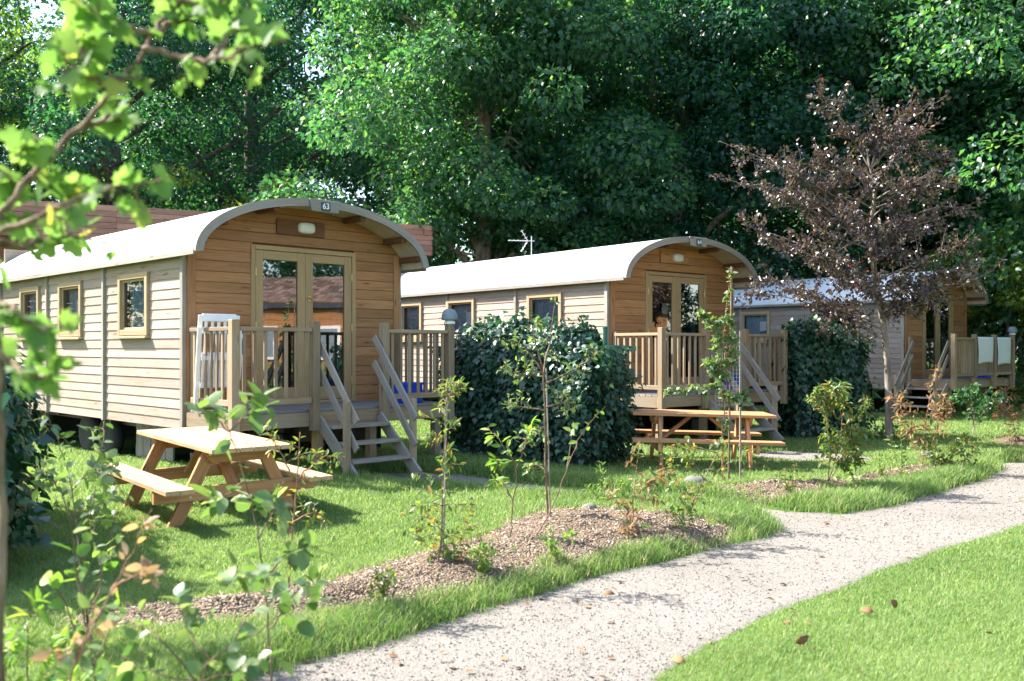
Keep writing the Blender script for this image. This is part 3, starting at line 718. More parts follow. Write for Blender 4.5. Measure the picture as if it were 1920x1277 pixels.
def porch(h, label, kind):
    root = empty('porch', (h[0], h[1], 0), h[2], label, 'porch', 'railed wooden porches before the cabins')
    mb = MB(); nb = 8; bwid = PD/nb
    for i in range(nb): mb.b2(.0, W, -PD+i*bwid+.004, -PD+(i+1)*bwid-.004, ZF-.032, ZF-random.uniform(0, .002))
    if True:
        mb.v = [(x, y-.036, z) for x, y, z in mb.v]
    mb.build('deck_floor', M['deckwood'], root, bevel=.003)
    bm = MB(); bm.b2(-.03, W+.03, -PD-.075, -PD-.037, ZF-.2, ZF-.034); bm.build('rim_beam', M['rail'], root, bevel=.004)
    bs = MB()
    for xx in (-.015, W+.015): bs.b2(xx-.016, xx+.016, -PD-.036, -.06, ZF-.2, ZF-.034)
    for xx in (1.02, 2.1): bs.b2(xx-.03, xx+.03, -PD-.036, -.06, ZF-.18, ZF-.034)
    bs.build('side_beam', M['rail'], root)
    posts = [(.0, -PD), (1.05, -PD), (2.08, -PD), (W-.02, -PD)] if kind == 'front' else [(.0, -PD), (1.05, -PD), (2.12, -PD), (W-.02, -PD)]
    for i, (x, y) in enumerate(posts):
        p = MB(); p.b2(x-.05, x+.05, y-.175, y-.076, ZF-.25 if i != 0 else ZF-.23, 1.915); p.build('post', M['rail'], root, bevel=.006)
    for (x, y) in ((.06, -.09), (W-.06, -.09)):
        p = MB(); p.b2(x-.04, x+.04, y-.04, y+.04, ZF, 1.86); p.build('post', M['rail'], root, bevel=.005)
    for (x, y) in ((.12, -PD+.05), (1.2, -PD+.05), (2.0, -PD+.05), (W-.12, -PD+.05)):
        p = MB(); p.b2(x-.05, x+.05, y-.05, y+.05, -.05, ZF-.034 if x not in (.1,) else ZF); p.build('support_leg', M['rail'], root)
    yr = -PD-.125
    if kind == 'front':
        railing(root, (.055, yr), (.995, yr), 7); railing(root, (2.135, yr), (W-.075, yr), 7)
        railing(root, (.0, yr+.055), (.0, -.14), 7); railing(root, (W-.02, yr+.055), (W-.02, -.14), 7)
        stairs(root, (1.565, -PD-.08), (0, -1), .96)
    else:
        railing(root, (.055, yr), (.995, yr), 9); railing(root, (1.105, yr), (2.065, yr), 9); railing(root, (2.175, yr), (W-.075, yr), 9)
        railing(root, (W-.02, yr+.055), (W-.02, -.14), 8)
        stairs(root, (-.03, -PD/2-.09), (-1, 0), .92)
    return root
porch(H1, 'porch with middle stairs and white folded chair, before the largest cabin', 'front')
porch(H2, 'porch behind the far picnic table, before the cabin with plate 64', 'front')
porch(H3, 'far porch with two white towels hung over its railing', 'side')
def local(h, x, y, z):
    c, s = math.cos(h[2]), math.sin(h[2]); return (h[0]+c*x-s*y, h[1]+s*x+c*y, z)

# lamps on the porch end posts
def post_lamp(loc, label):
    r = empty('post_lamp', loc, 0, label, 'lamp', 'grey lamps on porch posts')
    m = MB(); m.lathe((0, 0, 0), [(.0, 0), (.075, 0), (.08, .02), (.06, .05), (.045, .06)], 18); m.build('collar', M['white'], r, smooth=True)
    m = MB(); m.lathe((0, 0, 0), [(.045, .05), (.105, .055), (.112, .075), (.105, .13), (.085, .18), (.05, .205), (.0, .212)], 20); m.build('lamp_shade', M['greyblue'], r, smooth=True)
post_lamp(local(H1, W-.02, -PD-.125, 1.917), 'grey domed lamp on the end post of the porch beside the ivy hedge')
post_lamp(local(H3, W-.02, -PD-.125, 1.917), 'grey domed lamp on the far porch post beside the towels')

# blue crates
def crate(loc, rz, label, w=.34, d=.26, h=.27):
    r = empty('plastic_crate', loc, rz, label, 'crate', 'blue plastic boxes on the porches')
    m = MB(); t = .012
    m.b2(-w/2, w/2, -d/2, -d/2+t, 0, h); m.b2(-w/2, w/2, d/2-t, d/2, 0, h); m.b2(-w/2, -w/2+t, -d/2+t, d/2-t, 0, h); m.b2(w/2-t, w/2, -d/2+t, d/2-t, 0, h); m.b2(-w/2+t, w/2-t, -d/2+t, d/2-t, 0, t)
    m.build('body', M['blue'], r, bevel=.004)
    m = MB(); q = .018
    m.b2(-w/2-q, w/2+q, -d/2-q, -d/2, h-.03, h+.004); m.b2(-w/2-q, w/2+q, d/2, d/2+q, h-.03, h+.004); m.b2(-w/2-q, -w/2, -d/2, d/2, h-.03, h+.004); m.b2(w/2, w/2+q, -d/2, d/2, h-.03, h+.004)
    m.build('rim', M['blue'], r, bevel=.004)
crate(local(H1, 2.72, -.80, ZF), H1[2], 'blue plastic crate behind the railing near the ivy hedge')
crate(local(H2, 2.55, -.55, ZF), H2[2], 'wide blue plastic crate behind the handrails by the far picnic table', .5, .3, .24)
crate(local(H3, 2.6, -.75, ZF), H3[2], 'blue plastic crate below the two towels', .36, .26, .22)

# folded white garden chair leaning on the porch
def folded_chair(loc, rz, label):
    r = empty('folding_chair', loc, rz, label, 'chair')
    tl = .16
    def S(x, u, w): return (x, w-u*tl, u)       # leaning back as it rises
    m = MB()
    for xx in (-.22, .22): m.beam(S(xx, .0, 0), S(xx, 1.12, 0), .05, .03)
    m.build('leg', M['white'], r, bevel=.008)
    m = MB()
    m.beam(S(-.2, 1.09, .0), S(.2, 1.09, .0), .035, .09, side=(0, 1, 0)); m.beam(S(-.2, .66, .0), S(.2, .66, .0), .03, .05, side=(0, 1, 0)); m.beam(S(-.2, .93, .0), S(.2, .93, .0), .03, .05, side=(0, 1, 0))
    for k in range(5): m.beam(S(-.15+.075*k, .68, 0), S(-.15+.075*k, 1.06, 0), .035, .014)
    m.build('backrest', M['white'], r, bevel=.006)
    m = MB(); m.beam(S(-.2, .30, -.05), S(.2, .30, -.05), .03, .06, side=(0, 1, 0)); m.beam(S(-.2, .62, -.05), S(.2, .62, -.05), .03, .06, side=(0, 1, 0))
    for k in range(6): m.beam(S(-.17+.068*k, .3, -.05), S(-.17+.068*k, .62, -.05), .045, .014)
    m.build('seat', M['white'], r, bevel=.006)
    for xx in (-.245, .245):
        m = MB(); m.beam(S(xx, .35, -.07), S(xx, .98, -.07), .05, .03); m.build('armrest', M['white'], r, bevel=.006)
folded_chair(local(H1, .17, -.36, ZF), H1[2]-.15, 'white plastic folding chair leaning upright inside the porch corner')

# towels over the far rail
def towel(h, x0, x1, drop, label):
    yf = -PD-.125; o = empty('towel', local(h, (x0+x1)/2, yf, 1.84), h[2], label, 'towel', 'white towels on the far railing')
    nx, prof = 14, []
    for t in np.linspace(0, 1, 16): prof.append((-.045-.012*math.sin(3*t), -drop*(1-t)))
    prof += [(-.03, .008), (0, .014), (.03, .008)]
    for t in np.linspace(0, 1, 8): prof.append((.045, -.25*t))
    V = []; w = x1-x0
    for j, (yy, zz) in enumerate(prof):
        for i in range(nx+1):
            u = i/nx; V.append(((u-.5)*w*(1-.05*max(0, -zz)), yy+.010*math.sin(u*9+zz*3)*min(1, -zz*3 if zz < 0 else 0), zz+(.05*drop*math.sin(u*2.4)*(-zz/drop) if j < 16 else 0)))
    n = nx+1
    m = MB(); m.add(V, [(j*n+i, j*n+i+1, (j+1)*n+i+1, (j+1)*n+i) for j in range(len(prof)-1) for i in range(nx)])
    ob = m.build('cloth', M['towel'], o, smooth=True); so = ob.modifiers.new('thick', 'SOLIDIFY'); so.thickness = .006
towel(H3, 1.14, 1.98, .62, 'white towel hung over the far railing, nearer the stairs')
towel(H3, 2.2, 2.98, .66, 'white towel hung over the far railing, beside the post lamp')

# TV antenna on the ridge of cabin 64
an = empty('tv_antenna', local(H2, W/2, 3.9, ZTOP-.02), math.radians(15), 'metal television antenna on the roof of the cabin with plate 64', 'antenna')
m = MB(); m.tube([(0, 0, 0), (0, 0, .46)], .013, 8); m.build('mast', M['steel'], an)
m = MB(); m.tube([(.06, 0, .36), (-.5, .02, .36)], .008, 6)
for k in range(5): m.tube([(-.48+.09*k, -.06-.012*k, .362), (-.48+.09*k, .10+.012*k, .362)], .004, 6)
m.build('boom', M['steel'], an)
m = MB(); m.tube([(-.08, 0, .36), (-.22, 0, .58)], .008, 6); m.tube([(-.08, 0, .36), (-.22, 0, .13)], .008, 6)
for s_ in (-1, 1):
    for k in range(3): m.tube([(-.12-.045*k, -.12, .36+s_*(.06+.07*k)), (-.12-.045*k, .12, .36+s_*(.06+.07*k))], .004, 6)
m.build('reflector', M['steel'], an)

# door mat at the stair foot
mx = local(H1, 1.7, -2.28, 0); mz = gz1(mx[0], mx[1])
m = MB(); m.box((mx[0], mx[1], mz+.02), (.75, .45, .02), Matrix.Rotation(H1[2]+.1, 3, 'Z')); 
mo = m.build('door_mat', M['rubber'], None, bevel=.005); props(mo, 'dark rubber mat on the gravel at the foot of the porch stairs', 'mat')

# ------------------------------------------------------------------ picnic tables
def picnic_table():
    r = empty('picnic_table')
    LT, WT, HT = 1.9, .77, .71
    m = MB(); n = 6; bw = WT/n
    for i in range(n): m.b2(-WT/2+i*bw+.003, -WT/2+(i+1)*bw-.003, -LT/2+random.uniform(-.004, .004), LT/2+random.uniform(-.004, .004), HT-.04, HT)
    m.build('table_top', M['pine_pale'], r, bevel=.003)
    for s in (-1, 1):
        b = MB()
        for k in (0, 1): b.b2(s*.66-.125+k*.127, s*.66-.002+k*.127, -LT/2-.02, LT/2+.02, .350, .390)
        b.build('bench', M['pine_pale'], r, bevel=.003)
    for ys in (-.58, .58):
        lg = 1 if ys > 0 else -1
        b = MB(); b.b2(-.77, .77, ys-.022+lg*.047, ys+.022+lg*.047, .230, .349); b.build('cross_beam', M['pine'], r, bevel=.003)
        b = MB(); hw = WT/2-.04
        b.hexa([(-hw+.09, ys-.022+lg*.047, HT-.16), (hw-.09, ys-.022+lg*.047, HT-.16), (-hw+.09, ys+.022+lg*.047, HT-.16), (hw-.09, ys+.022+lg*.047, HT-.16),
                (-hw, ys-.022+lg*.047, HT-.041), (hw, ys-.022+lg*.047, HT-.041), (-hw, ys+.022+lg*.047, HT-.041), (hw, ys+.022+lg*.047, HT-.041)], 0); b.build('top_beam', M['pine'], r, bevel=.003)
        for s in (-1, 1):
            l = MB(); hw = .065
            xa, xb = s*.58, s*.24
            l.hexa([(xa-hw, ys-.022, -.02), (xa+hw, ys-.022, -.02), (xa-hw, ys+.022, -.02), (xa+hw, ys+.022, -.02), (xb-hw, ys-.022, HT-.042), (xb+hw, ys-.022, HT-.042), (xb-hw, ys+.022, HT-.042), (xb+hw, ys+.022, HT-.042)], 2)
            lo = l.build('leg', M['pine'], r, bevel=.004)
            for zz in (.265, .315, HT-.08):
                xx = xa+(xb-xa)*(zz/HT); bo = MB(); bo.tube([(xx, ys+lg*.069, zz), (xx, ys+lg*.076, zz)], .011, 8); bo.build('bolt', M['steel'], lo)
        b = MB(); b.beam((0, ys-.03*lg, .30), (0, ys*.22, HT-.06), .09, .045, side=(1, 0, 0)); b.build('brace', M['pine'], r, bevel=.003)
    return r
t1 = picnic_table(); tp = (-2.91, 9.0)
t1.location = (tp[0], tp[1], gz1(*tp)-.01); t1.rotation_euler = (math.radians(1.3), 0, math.radians(40.4))
props(t1, 'large new pine picnic table with benches before the largest cabin', 'picnic table', 'pine picnic tables on the lawn')
t2 = copy_tree(t1); tp = (2.55, 12.75); t2.location = (*tp, gz1(*tp)); t2.rotation_euler[2] = math.radians(88)
M['pine_red'] = wood('reddish_pine', (.40, .17, .07), (.58, .30, .14), var=.18, rough=.6)
for ch in [t2]+list(t2.children_recursive):
    if ch.type == 'MESH' and ch.data.materials[0] in (M['pine'], M['pine_pale']): ch.material_slots[0].link = 'OBJECT'; ch.material_slots[0].material = M['pine_red']
t2['label'] = 'reddish pine picnic table seen side-on before the middle porch'

# ------------------------------------------------------------------ building behind the first cabin
b0 = np.array([-10.97, 20.]); th = math.radians(27)
lod = empty('timber_lodge', (b0[0], b0[1], 0), th, 'flat-roofed reddish timber lodge rising behind the largest cabin', 'lodge')
m = MB()
for k in range(6):
    z = 4.02+.13*k
    for xa, xb in ((-7, -2.5), (-2.5, 2.3), (2.3, 6.4), (6.4, 9.93)): m.b2(xa+.002, xb-.002, -.012, .02, z+.003, z+.127)
m.build('fascia', M['redwood'], lod, bevel=.004)
m = MB()
for k in range(6): m.b2(9.935, 9.965, .0, 5.9, 4.02+.13*k+.003, 4.02+.13*k+.127)
m.build('fascia', M['redwood'], lod, bevel=.004)
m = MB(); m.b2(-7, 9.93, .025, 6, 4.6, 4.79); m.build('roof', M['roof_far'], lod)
m = MB(); m.b2(-7, 9.93, .022, 6, 4.0, 4.02); m.build('soffit', M['brown'], lod)
m = MB()
for k in range(30): m.b2(-6.6, 9.5, 1.2, 1.235, .13*k+.003, .13*k+.127)
m.build('wall', M['redwood'], lod)
m = MB(); m.b2(9.2, 9.45, .3, .5, 0, 4.0); m.b2(3.0, 3.2, .3, .5, 0, 4.0); m.b2(-3.0, -2.8, .3, .5, 0, 4.0); m.build('post', M['brown'], lod)

# cabin to the right of the view: seen in the glass doors
nc = empty('neighbour_cabin', (10.6, 10.6, 0), math.radians(-76), 'tile-roofed timber cabin mirrored in the glass doors of the largest cabin', 'cabin')
m = MB()
for k in range(20): m.b2(-4.5, 4.5, -.37, -.34, .3+.13*k+.003, .3+.13*k+.127)
wl = m.build('wall', M['front'], nc)
m = MB(); m.b2(-4.5, 4.5, -.335, 3.4, .3, 2.75); m.build('body', M['pine'], nc)
m = MB()
for k in range(14):
    for i in range(46):
        y0 = -.4+k*.16; z0 = 2.86+k*.062; xx = -4.7+i*.205
        m.box((xx, y0, z0), (.19, .22, .03), Matrix.Rotation(math.radians(21), 3, 'X'))
m.build('roof', M['tile'], nc)
m = MB(); m.b2(-4.7, 4.7, -.5, -.38, 2.68, 2.82); m.build('gutter', M['dark'], nc)
m = MB(); m.hexa([(-4.7, -.3, 2.8), (4.7, -.3, 2.8), (-4.7, 4., 2.8), (4.7, 4., 2.8), (-4.7, 1.75, 3.62), (4.7, 1.75, 3.62), (-4.7, 1.9, 3.62), (4.7, 1.9, 3.62)]); m.build('roof_deck', M['tile'], nc)
for xx in (-3., -1.3, .5, 2.4):
    m = MB(); m.b2(xx-.42, xx+.42, -.42, -.372, 1.25, 2.2); w = m.build('window', M['white'], nc, bevel=.004)
    m = MB(); m.b2(xx-.34, xx+.34, -.426, -.421, 1.33, 2.12); m.build('pane', M['greyblue'], w)
nc2 = empty('garden_hedge', (8.6, 8.6, 0), math.radians(-76), 'clipped hedge mirrored in the lower glass doors', 'hedge')
m = MB(); m.box((0, 0, .5), (7, .5, .9)); hb = m.build('shade_core', M['shade_core'], nc2)
n = 5000; q = np.stack([rng.uniform(-3.6, 3.6, n), rng.normal(0, .28, n), rng.uniform(.05, 1.2, n)], 1)
foliage('foliage', q, rand_dirs(n), rand_dirs(n), rng.uniform(.07, .12, n), KITE, M['leaf_fresh'], nc2)

# ------------------------------------------------------------------ ivy hedges
def ivy_hedge(a, b, half, height, label, n, size=.095, posts=True, ragged=.15, mat='leaf_ivy'):
    a = np.array(a, float); b = np.array(b, float); d = b-a; ln = np.linalg.norm(d); d /= ln; s = np.array([-d[1], d[0]])
    r = empty('ivy_hedge', (*((a+b)/2), 0), math.atan2(d[1], d[0]), label, 'hedge', 'ivy hedges between the cabins')
    # local: x along, y across
    def surf(u, t):
        """u in [0,1] along, t in [0,1] around from one foot over the top to the other"""
        x = (u-.5)*ln
        ang = t
        hh = height*(1-.10*np.exp(-((u)/.08)**2)-.20*np.exp(-((1-u)/.14)**2))+.05*np.sin(u*17)+.04*np.sin(u*41+1)
        e = .42
        cs, sn = np.cos(PI*ang), np.sin(PI*ang)
        yy = half*np.sign(cs)*np.abs(cs)**e*(1.12-.22*np.abs(sn)**.5); zz = hh*np.abs(sn)**.55
        return x, yy, zz
    shade_core = MB(); nu, nt = 24, 16; V = []
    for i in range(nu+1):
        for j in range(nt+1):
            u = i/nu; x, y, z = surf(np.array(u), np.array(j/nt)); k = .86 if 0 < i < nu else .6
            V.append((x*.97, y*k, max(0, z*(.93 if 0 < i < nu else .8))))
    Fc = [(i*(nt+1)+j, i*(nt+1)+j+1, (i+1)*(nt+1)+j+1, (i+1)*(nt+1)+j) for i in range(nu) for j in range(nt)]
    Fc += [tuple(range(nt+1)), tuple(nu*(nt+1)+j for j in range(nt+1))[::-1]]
    shade_core.add(V, Fc); shade_core.build('shade_core', M['shade_core'], r)  # dark filler that stops light showing between the leaves
    u = rng.random(n); t = rng.random(n)
    x, y, z = surf(u, t); y2, z2 = surf(u, np.clip(t+.01, 0, 1))[1:]
    nr = np.stack([0*x, z2-z, -(y2-y)], 1); nr[:, 1] *= 1; nr = unit(np.stack([0*x, np.sign(y)*np.abs(nr[:, 1]), np.abs(nr[:, 2])], 1)+1e-4)
    # ends
    ne = int(n*half*1.6/ln*.6)
    ye = rng.uniform(-half, half, ne); ze = height*.95*rng.random(ne)**.8; se = np.where(rng.random(ne) < .5, -1., 1.)
    ze = np.minimum(ze, height*.9)
    pe = np.stack([se*(ln/2+.02), ye, ze], 1); nre = np.stack([se, 0*ye, 0*ye], 1)
    pos = np.concatenate([np.stack([x, y, z], 1), pe]); nr = np.concatenate([nr, nre]); k = len(pos)
    bul = .5+.5*np.sin(pos[:, 0]*5.1+pos[:, 2]*3.3)*np.sin(pos[:, 2]*6.1-pos[:, 0]*2.2+pos[:, 1]*4)
    pos = pos+nr*(rng.normal(0, ragged*.6, k)+ragged*(bul-.4))[:, None]
    pos[:, 2] = np.maximum(pos[:, 2], .02)
    dr = unit(np.array([0, 0, -1.])+.55*nr+rng.normal(0, .45, (k, 3))); nn = unit(nr+.35*np.array([0, 0, 1.])+rng.normal(0, .42, (k, 3)))
    foliage('foliage', pos, dr, nn, rng.uniform(.65, 1.25, k)*size, IVYL, M[mat], r, np.clip(rng.normal(.45, .22, k), 0, 1))
    # loose runners along the top
    ru = MB(); lp = []
    for _ in range(16):
        u0 = random.random(); x0, y0, z0 = (float(q) for q in surf(np.array(u0), np.array(random.uniform(.35, .65))))
        p = [np.array([x0, y0, z0-.03])]; dd = np.array([random.uniform(-.6, .6), random.uniform(-.4, .4), random.uniform(.3, 1)])
        for _k in range(5): dd = dd+np.array([random.uniform(-.3, .3), random.uniform(-.3, .3), -.25]); p.append(p[-1]+.055*dd/np.linalg.norm(dd))
        sp_ = smooth_path(p, 3); ru.tube(sp_, np.linspace(.004, .0015, len(sp_)), 5); lp += [q for q in sp_[2::2]]
    ru.build('runner', M['twig'], r)
    lp = np.array(lp); k = len(lp)
    foliage('young_leaves', lp, rand_dirs(k)+np.array([0, 0, -.4]), unit(rng.normal(0, .5, (k, 3))+np.array([0, 0, 1.])), rng.uniform(.045, .08, k), IVYL, M['leaf_fresh'], r)
    if posts:
        for xx in (-ln/2+.03, ln/2-.06):
            pm = MB(); pm.tube([(xx, 0, -.05), (xx, 0, height+.06)], .032, 12); pm.lathe((xx, 0, height+.058), [(.036, 0), (.036, .02), (.02, .03), (0, .032)], 12); pm.build('fence_post', M['greenpost'], r)
    return r
ivy_hedge((-.70, 13.9), (1.30, 12.5), .50, 1.80, 'broad ivy hedge between green posts, beside the porch stairs of the largest cabin', 16000, .078)
ivy_hedge((4.98, 16.95), (6.18, 16.95), .50, 1.95, 'dark ivy hedge between the middle porch and the small distant cabin', 7500, .08, posts=False)
ivy_hedge((-3.76, 6.1), (-5.2, 8.9), .40, 1.45, 'low dark ivy hedge at the lawn edge, left of the large picnic table', 6000, posts=False)

# ------------------------------------------------------------------ background trees
def crown_mesh(name, rx, rz, zc, nb, per, leaf, seed, tmpl=KITE, low=.0):
    """boughs spread through an egg-shaped volume, leaves on each bough's skin"""
    g = np.random.default_rng(seed)
    d = unit(g.normal(size=(nb, 3))); rad = g.random(nb)**.38
    c = d*rad[:, None]*np.array([rx, rx, rz])*(1+.16*np.sin(3*np.arctan2(d[:, 1], d[:, 0])+seed))[:, None]
    c[:, :2] *= (1-.28*np.clip(c[:, 2:3]/rz, -.6, 1))
    c[:, 2] += zc
    br = g.uniform(.75, 1.45, nb)*rx/5.
    pos = []; nr = []
    for i in range(nb):
        k = int(per*(br[i]/(1.1*rx/5))**2)
        dd = unit(g.normal(size=(k, 3))); rr = br[i]*(.45+.55*g.random(k)**.5)
        q = c[i]+dd*rr[:, None]*np.array([1.15, 1.15, .62])
        q[:, 2] -= .18*(np.hypot(q[:, 0]-c[i, 0], q[:, 1]-c[i, 1])**2)/br[i]
        pos.append(q); nr.append(dd)
    pos = np.concatenate(pos); nr = np.concatenate(nr); k = len(pos)
    nn = unit(nr*.5+np.array([0, 0, .8])+g.normal(0, .55, (k, 3))); dr = unit(nr*.6+np.array([0, 0, -.45])+g.normal(0, .5, (k, 3)))
    rnd = np.clip(g.normal(.45, .25, k), 0, 1)
    V, Pl, R = leaves(pos, dr, nn, g.uniform(.65, 1.3, k)*leaf, tmpl, rnd)
    return npmesh(name, V, Pl, R), c
def trunk_mesh(name, c, r0, h, seed, nl=16, lean=.3):
    g = np.random.default_rng(seed); mb = MB()
    z = np.linspace(-.2, h, 14); wx = lean*np.sin(z*.35+seed); wy = lean*np.cos(z*.29+seed)
    wx -= wx[0]; wy -= wy[0]
    pts = np.stack([wx, wy, z], 1); rr = r0*(1-.82*(z/h).clip(0, 1))+r0*.45*np.exp(-(z+.2)/.5)
    mb.tube(pts, rr, 12)
    idx = g.permutation(len(c))[:nl]
    for i in idx:
        e = c[i]; zb = max(h*.22, min(h*.92, e[2]-np.hypot(e[0], e[1])*.75)); k = np.interp(zb, z, np.arange(len(z)))
        b = np.array([np.interp(zb, z, pts[:, 0]), np.interp(zb, z, pts[:, 1]), zb]); rb = np.interp(zb, z, rr)*.5
        mid = b*.5+e*.5+g.normal(0, .25, 3)+np.array([0, 0, .25]); sp_ = smooth_path([b, mid, e], 6)
        mb.tube(sp_, np.linspace(rb, .02, len(sp_)), 7)
        for _ in range(2):
            j = g.integers(5, 10); e2 = sp_[j]+unit(g.normal(size=3))*g.uniform(.8, 1.6); s2 = smooth_path([sp_[j], (sp_[j]+e2)/2+g.normal(0, .1, 3), e2], 4); mb.tube(s2, np.linspace(rb*.4, .012, len(s2)), 5)
    me = bpy.data.meshes.new(name); me.from_pydata(mb.v, [], mb.f)
    return me
CR = []
for k, (rx, rz, zc, nb, per, leaf) in enumerate([(4.6, 7.2, 9.0, 170, 430, .17), (5.4, 7.6, 9.6, 175, 400, .17), (4.9, 7.4, 9.2, 165, 420, .165), (4.8, 7.2, 9.2, 78, 420, .15)]):
    me, c = crown_mesh('crown', rx, rz, zc, nb, per, leaf, 11+k); CR.append((me, c))
TR = [trunk_mesh('trunk', CR[k][1], .34+.04*k, 13.5, 31+k, 20) for k in range(4)]
def tree(px, D, k, s, rz, leafm, barkm, label, group='tall trees behind the cabins', sz=1., dz=0.):
    x = (px-CX)/F*D
    r = empty('tree', (x, D, gz1(x, D)+dz-.05), rz, label, 'tree', group)
    r.scale = (s, s, s*sz)
    for nm, me, mt in (('trunk', TR[k], barkm), ('crown', CR[k][0], leafm)):
        o = bpy.data.objects.new(nm, me); COL.objects.link(o); o.parent = r
        if not me.materials: me.materials.append(mt)
        o.material_slots[0].link = 'OBJECT'; o.material_slots[0].material = mt
        if nm == 'trunk': me.shade_smooth()
    return r
tree(880, 27.5, 0, 1., .4, M['leaf_mid'], M['bark_pale'], 'tall sunlit lime tree with pale trunk rising behind the middle cabin roof')
tree(225, 33, 3, 1.15, 2.0, M['leaf_deep'], M['bark'], 'tall tree with thick dark trunk behind the timber lodge')
tree(-60, 34, 3, 1.1, 4.4, M['leaf_bright'], M['bark'], 'tree at the top left corner against bright sky')
tree(500, 40, 3, 1.3, 1.2, M['leaf_deep'], M['bark'], 'shaded blue-green tree standing back between the lodge tree and the lime tree')
tree(1250, 30, 2, 1.05, 3.3, M['leaf_deep'], M['bark_pale'], 'dark tall tree behind the front of the cabin with plate 64')
tree(1560, 33, 1, 1.1, 5.0, M['leaf_deep'], M['bark'], 'dark tall tree directly behind the top of the purple tree')
tree(1790, 31, 0, 1.15, 2.6, M['leaf_mid'], M['bark'], 'dappled tall tree above the small distant cabin')
tree(2040, 27, 1, 1.05, .9, M['leaf_mid'], M['bark'], 'tall tree at the right edge, beyond the towels')
far = [(-420, 50, 3), (60, 52, 3), (330, 48, 3), (430, 55, 2), (740, 48, 1), (1030, 45, 0), (1330, 47, 1), (1640, 46, 2), (1930, 45, 0), (2250, 44, 2)]
for i, (px, D, k) in enumerate(far):
    tree(px, D, k, 1.35, i*1.7, M['leaf_deep'], M['bark'], 'dark tree of the far row glimpsed through gaps in the nearer crowns', 'far row of trees')
for (x_, y_, k_, a_) in ((-31, 13, 0, .3), (-33, 21, 1, 1.3), (-37, 29, 2, 2.3)):  # unseen trees added so the side windows reflect something dark
    tree(CX+F*x_/y_, y_, k_, 1., a_, M['leaf_mid'], M['bark'], 'unseen tree added far left of the view to darken the side window reflections', 'added trees left of the view')
for (x_, y_, k_, a_) in ((19, 13.5, 0, 1.), (20, 7, 1, 2.), (17.5, 19, 2, 3.)):
    tree(CX+F*x_/y_, y_, k_, .75, a_, M['leaf_deep'], M['bark'], 'tree standing right of the view, mirrored darkly in the glass doors', 'trees right of the view')
def bush(px, D, h, w, leafm, label, n, leaf=.12, seed=1, dz=0.):
    x = (px-CX)/F*D; r = empty('bush', (x, D, gz1(x, D)), 0, label, 'bush', 'bushes behind the cabins')
    me, c = crown_mesh('foliage', w, h*.5, h*.52, 34, n//34, leaf, seed); link('foliage', me, leafm, r)
    mb = MB(); g = np.random.default_rng(seed)
    for i in range(8):
        e = c[i]; sp_ = smooth_path([np.array([g.normal(0, .1), g.normal(0, .1), -.1]), e*np.array([.4, .4, .5]), e], 5); mb.tube(sp_, np.linspace(.05, .01, len(sp_)), 6)
    mb.build('stem', M['bark'], r)
bush(560, 30, 7.5, 2.6, M['leaf_yellow'], 'bright yellow-green bush behind the lodge, left of the lime tree', 9000, .17, 5)
bush(360, 31, 7.0, 3.2, M['leaf_yellow'], 'sunlit bush behind the lodge beside the thick dark trunk', 9000, .17, 6)
bush(1868, 25, 5.6, 1.8, M['leaf_yellow'], 'yellow-tinged bush behind the roof of the small distant cabin', 7000, .14, 7)
bush(1130, 27, 5.4, 2.6, M['leaf_mid'], 'green bush above the ridge of the middle cabin, right of the antenna', 9000, .15, 8)
bush(1960, 25, 3.2, 2.2, M['leaf_mid'], 'low green bush at the right edge behind the far porch', 7000, .13, 9)
bush(1480, 28, 5.0, 2.6, M['leaf_deep'], 'dark bush behind the roof of the small distant cabin', 8000, .15, 10)

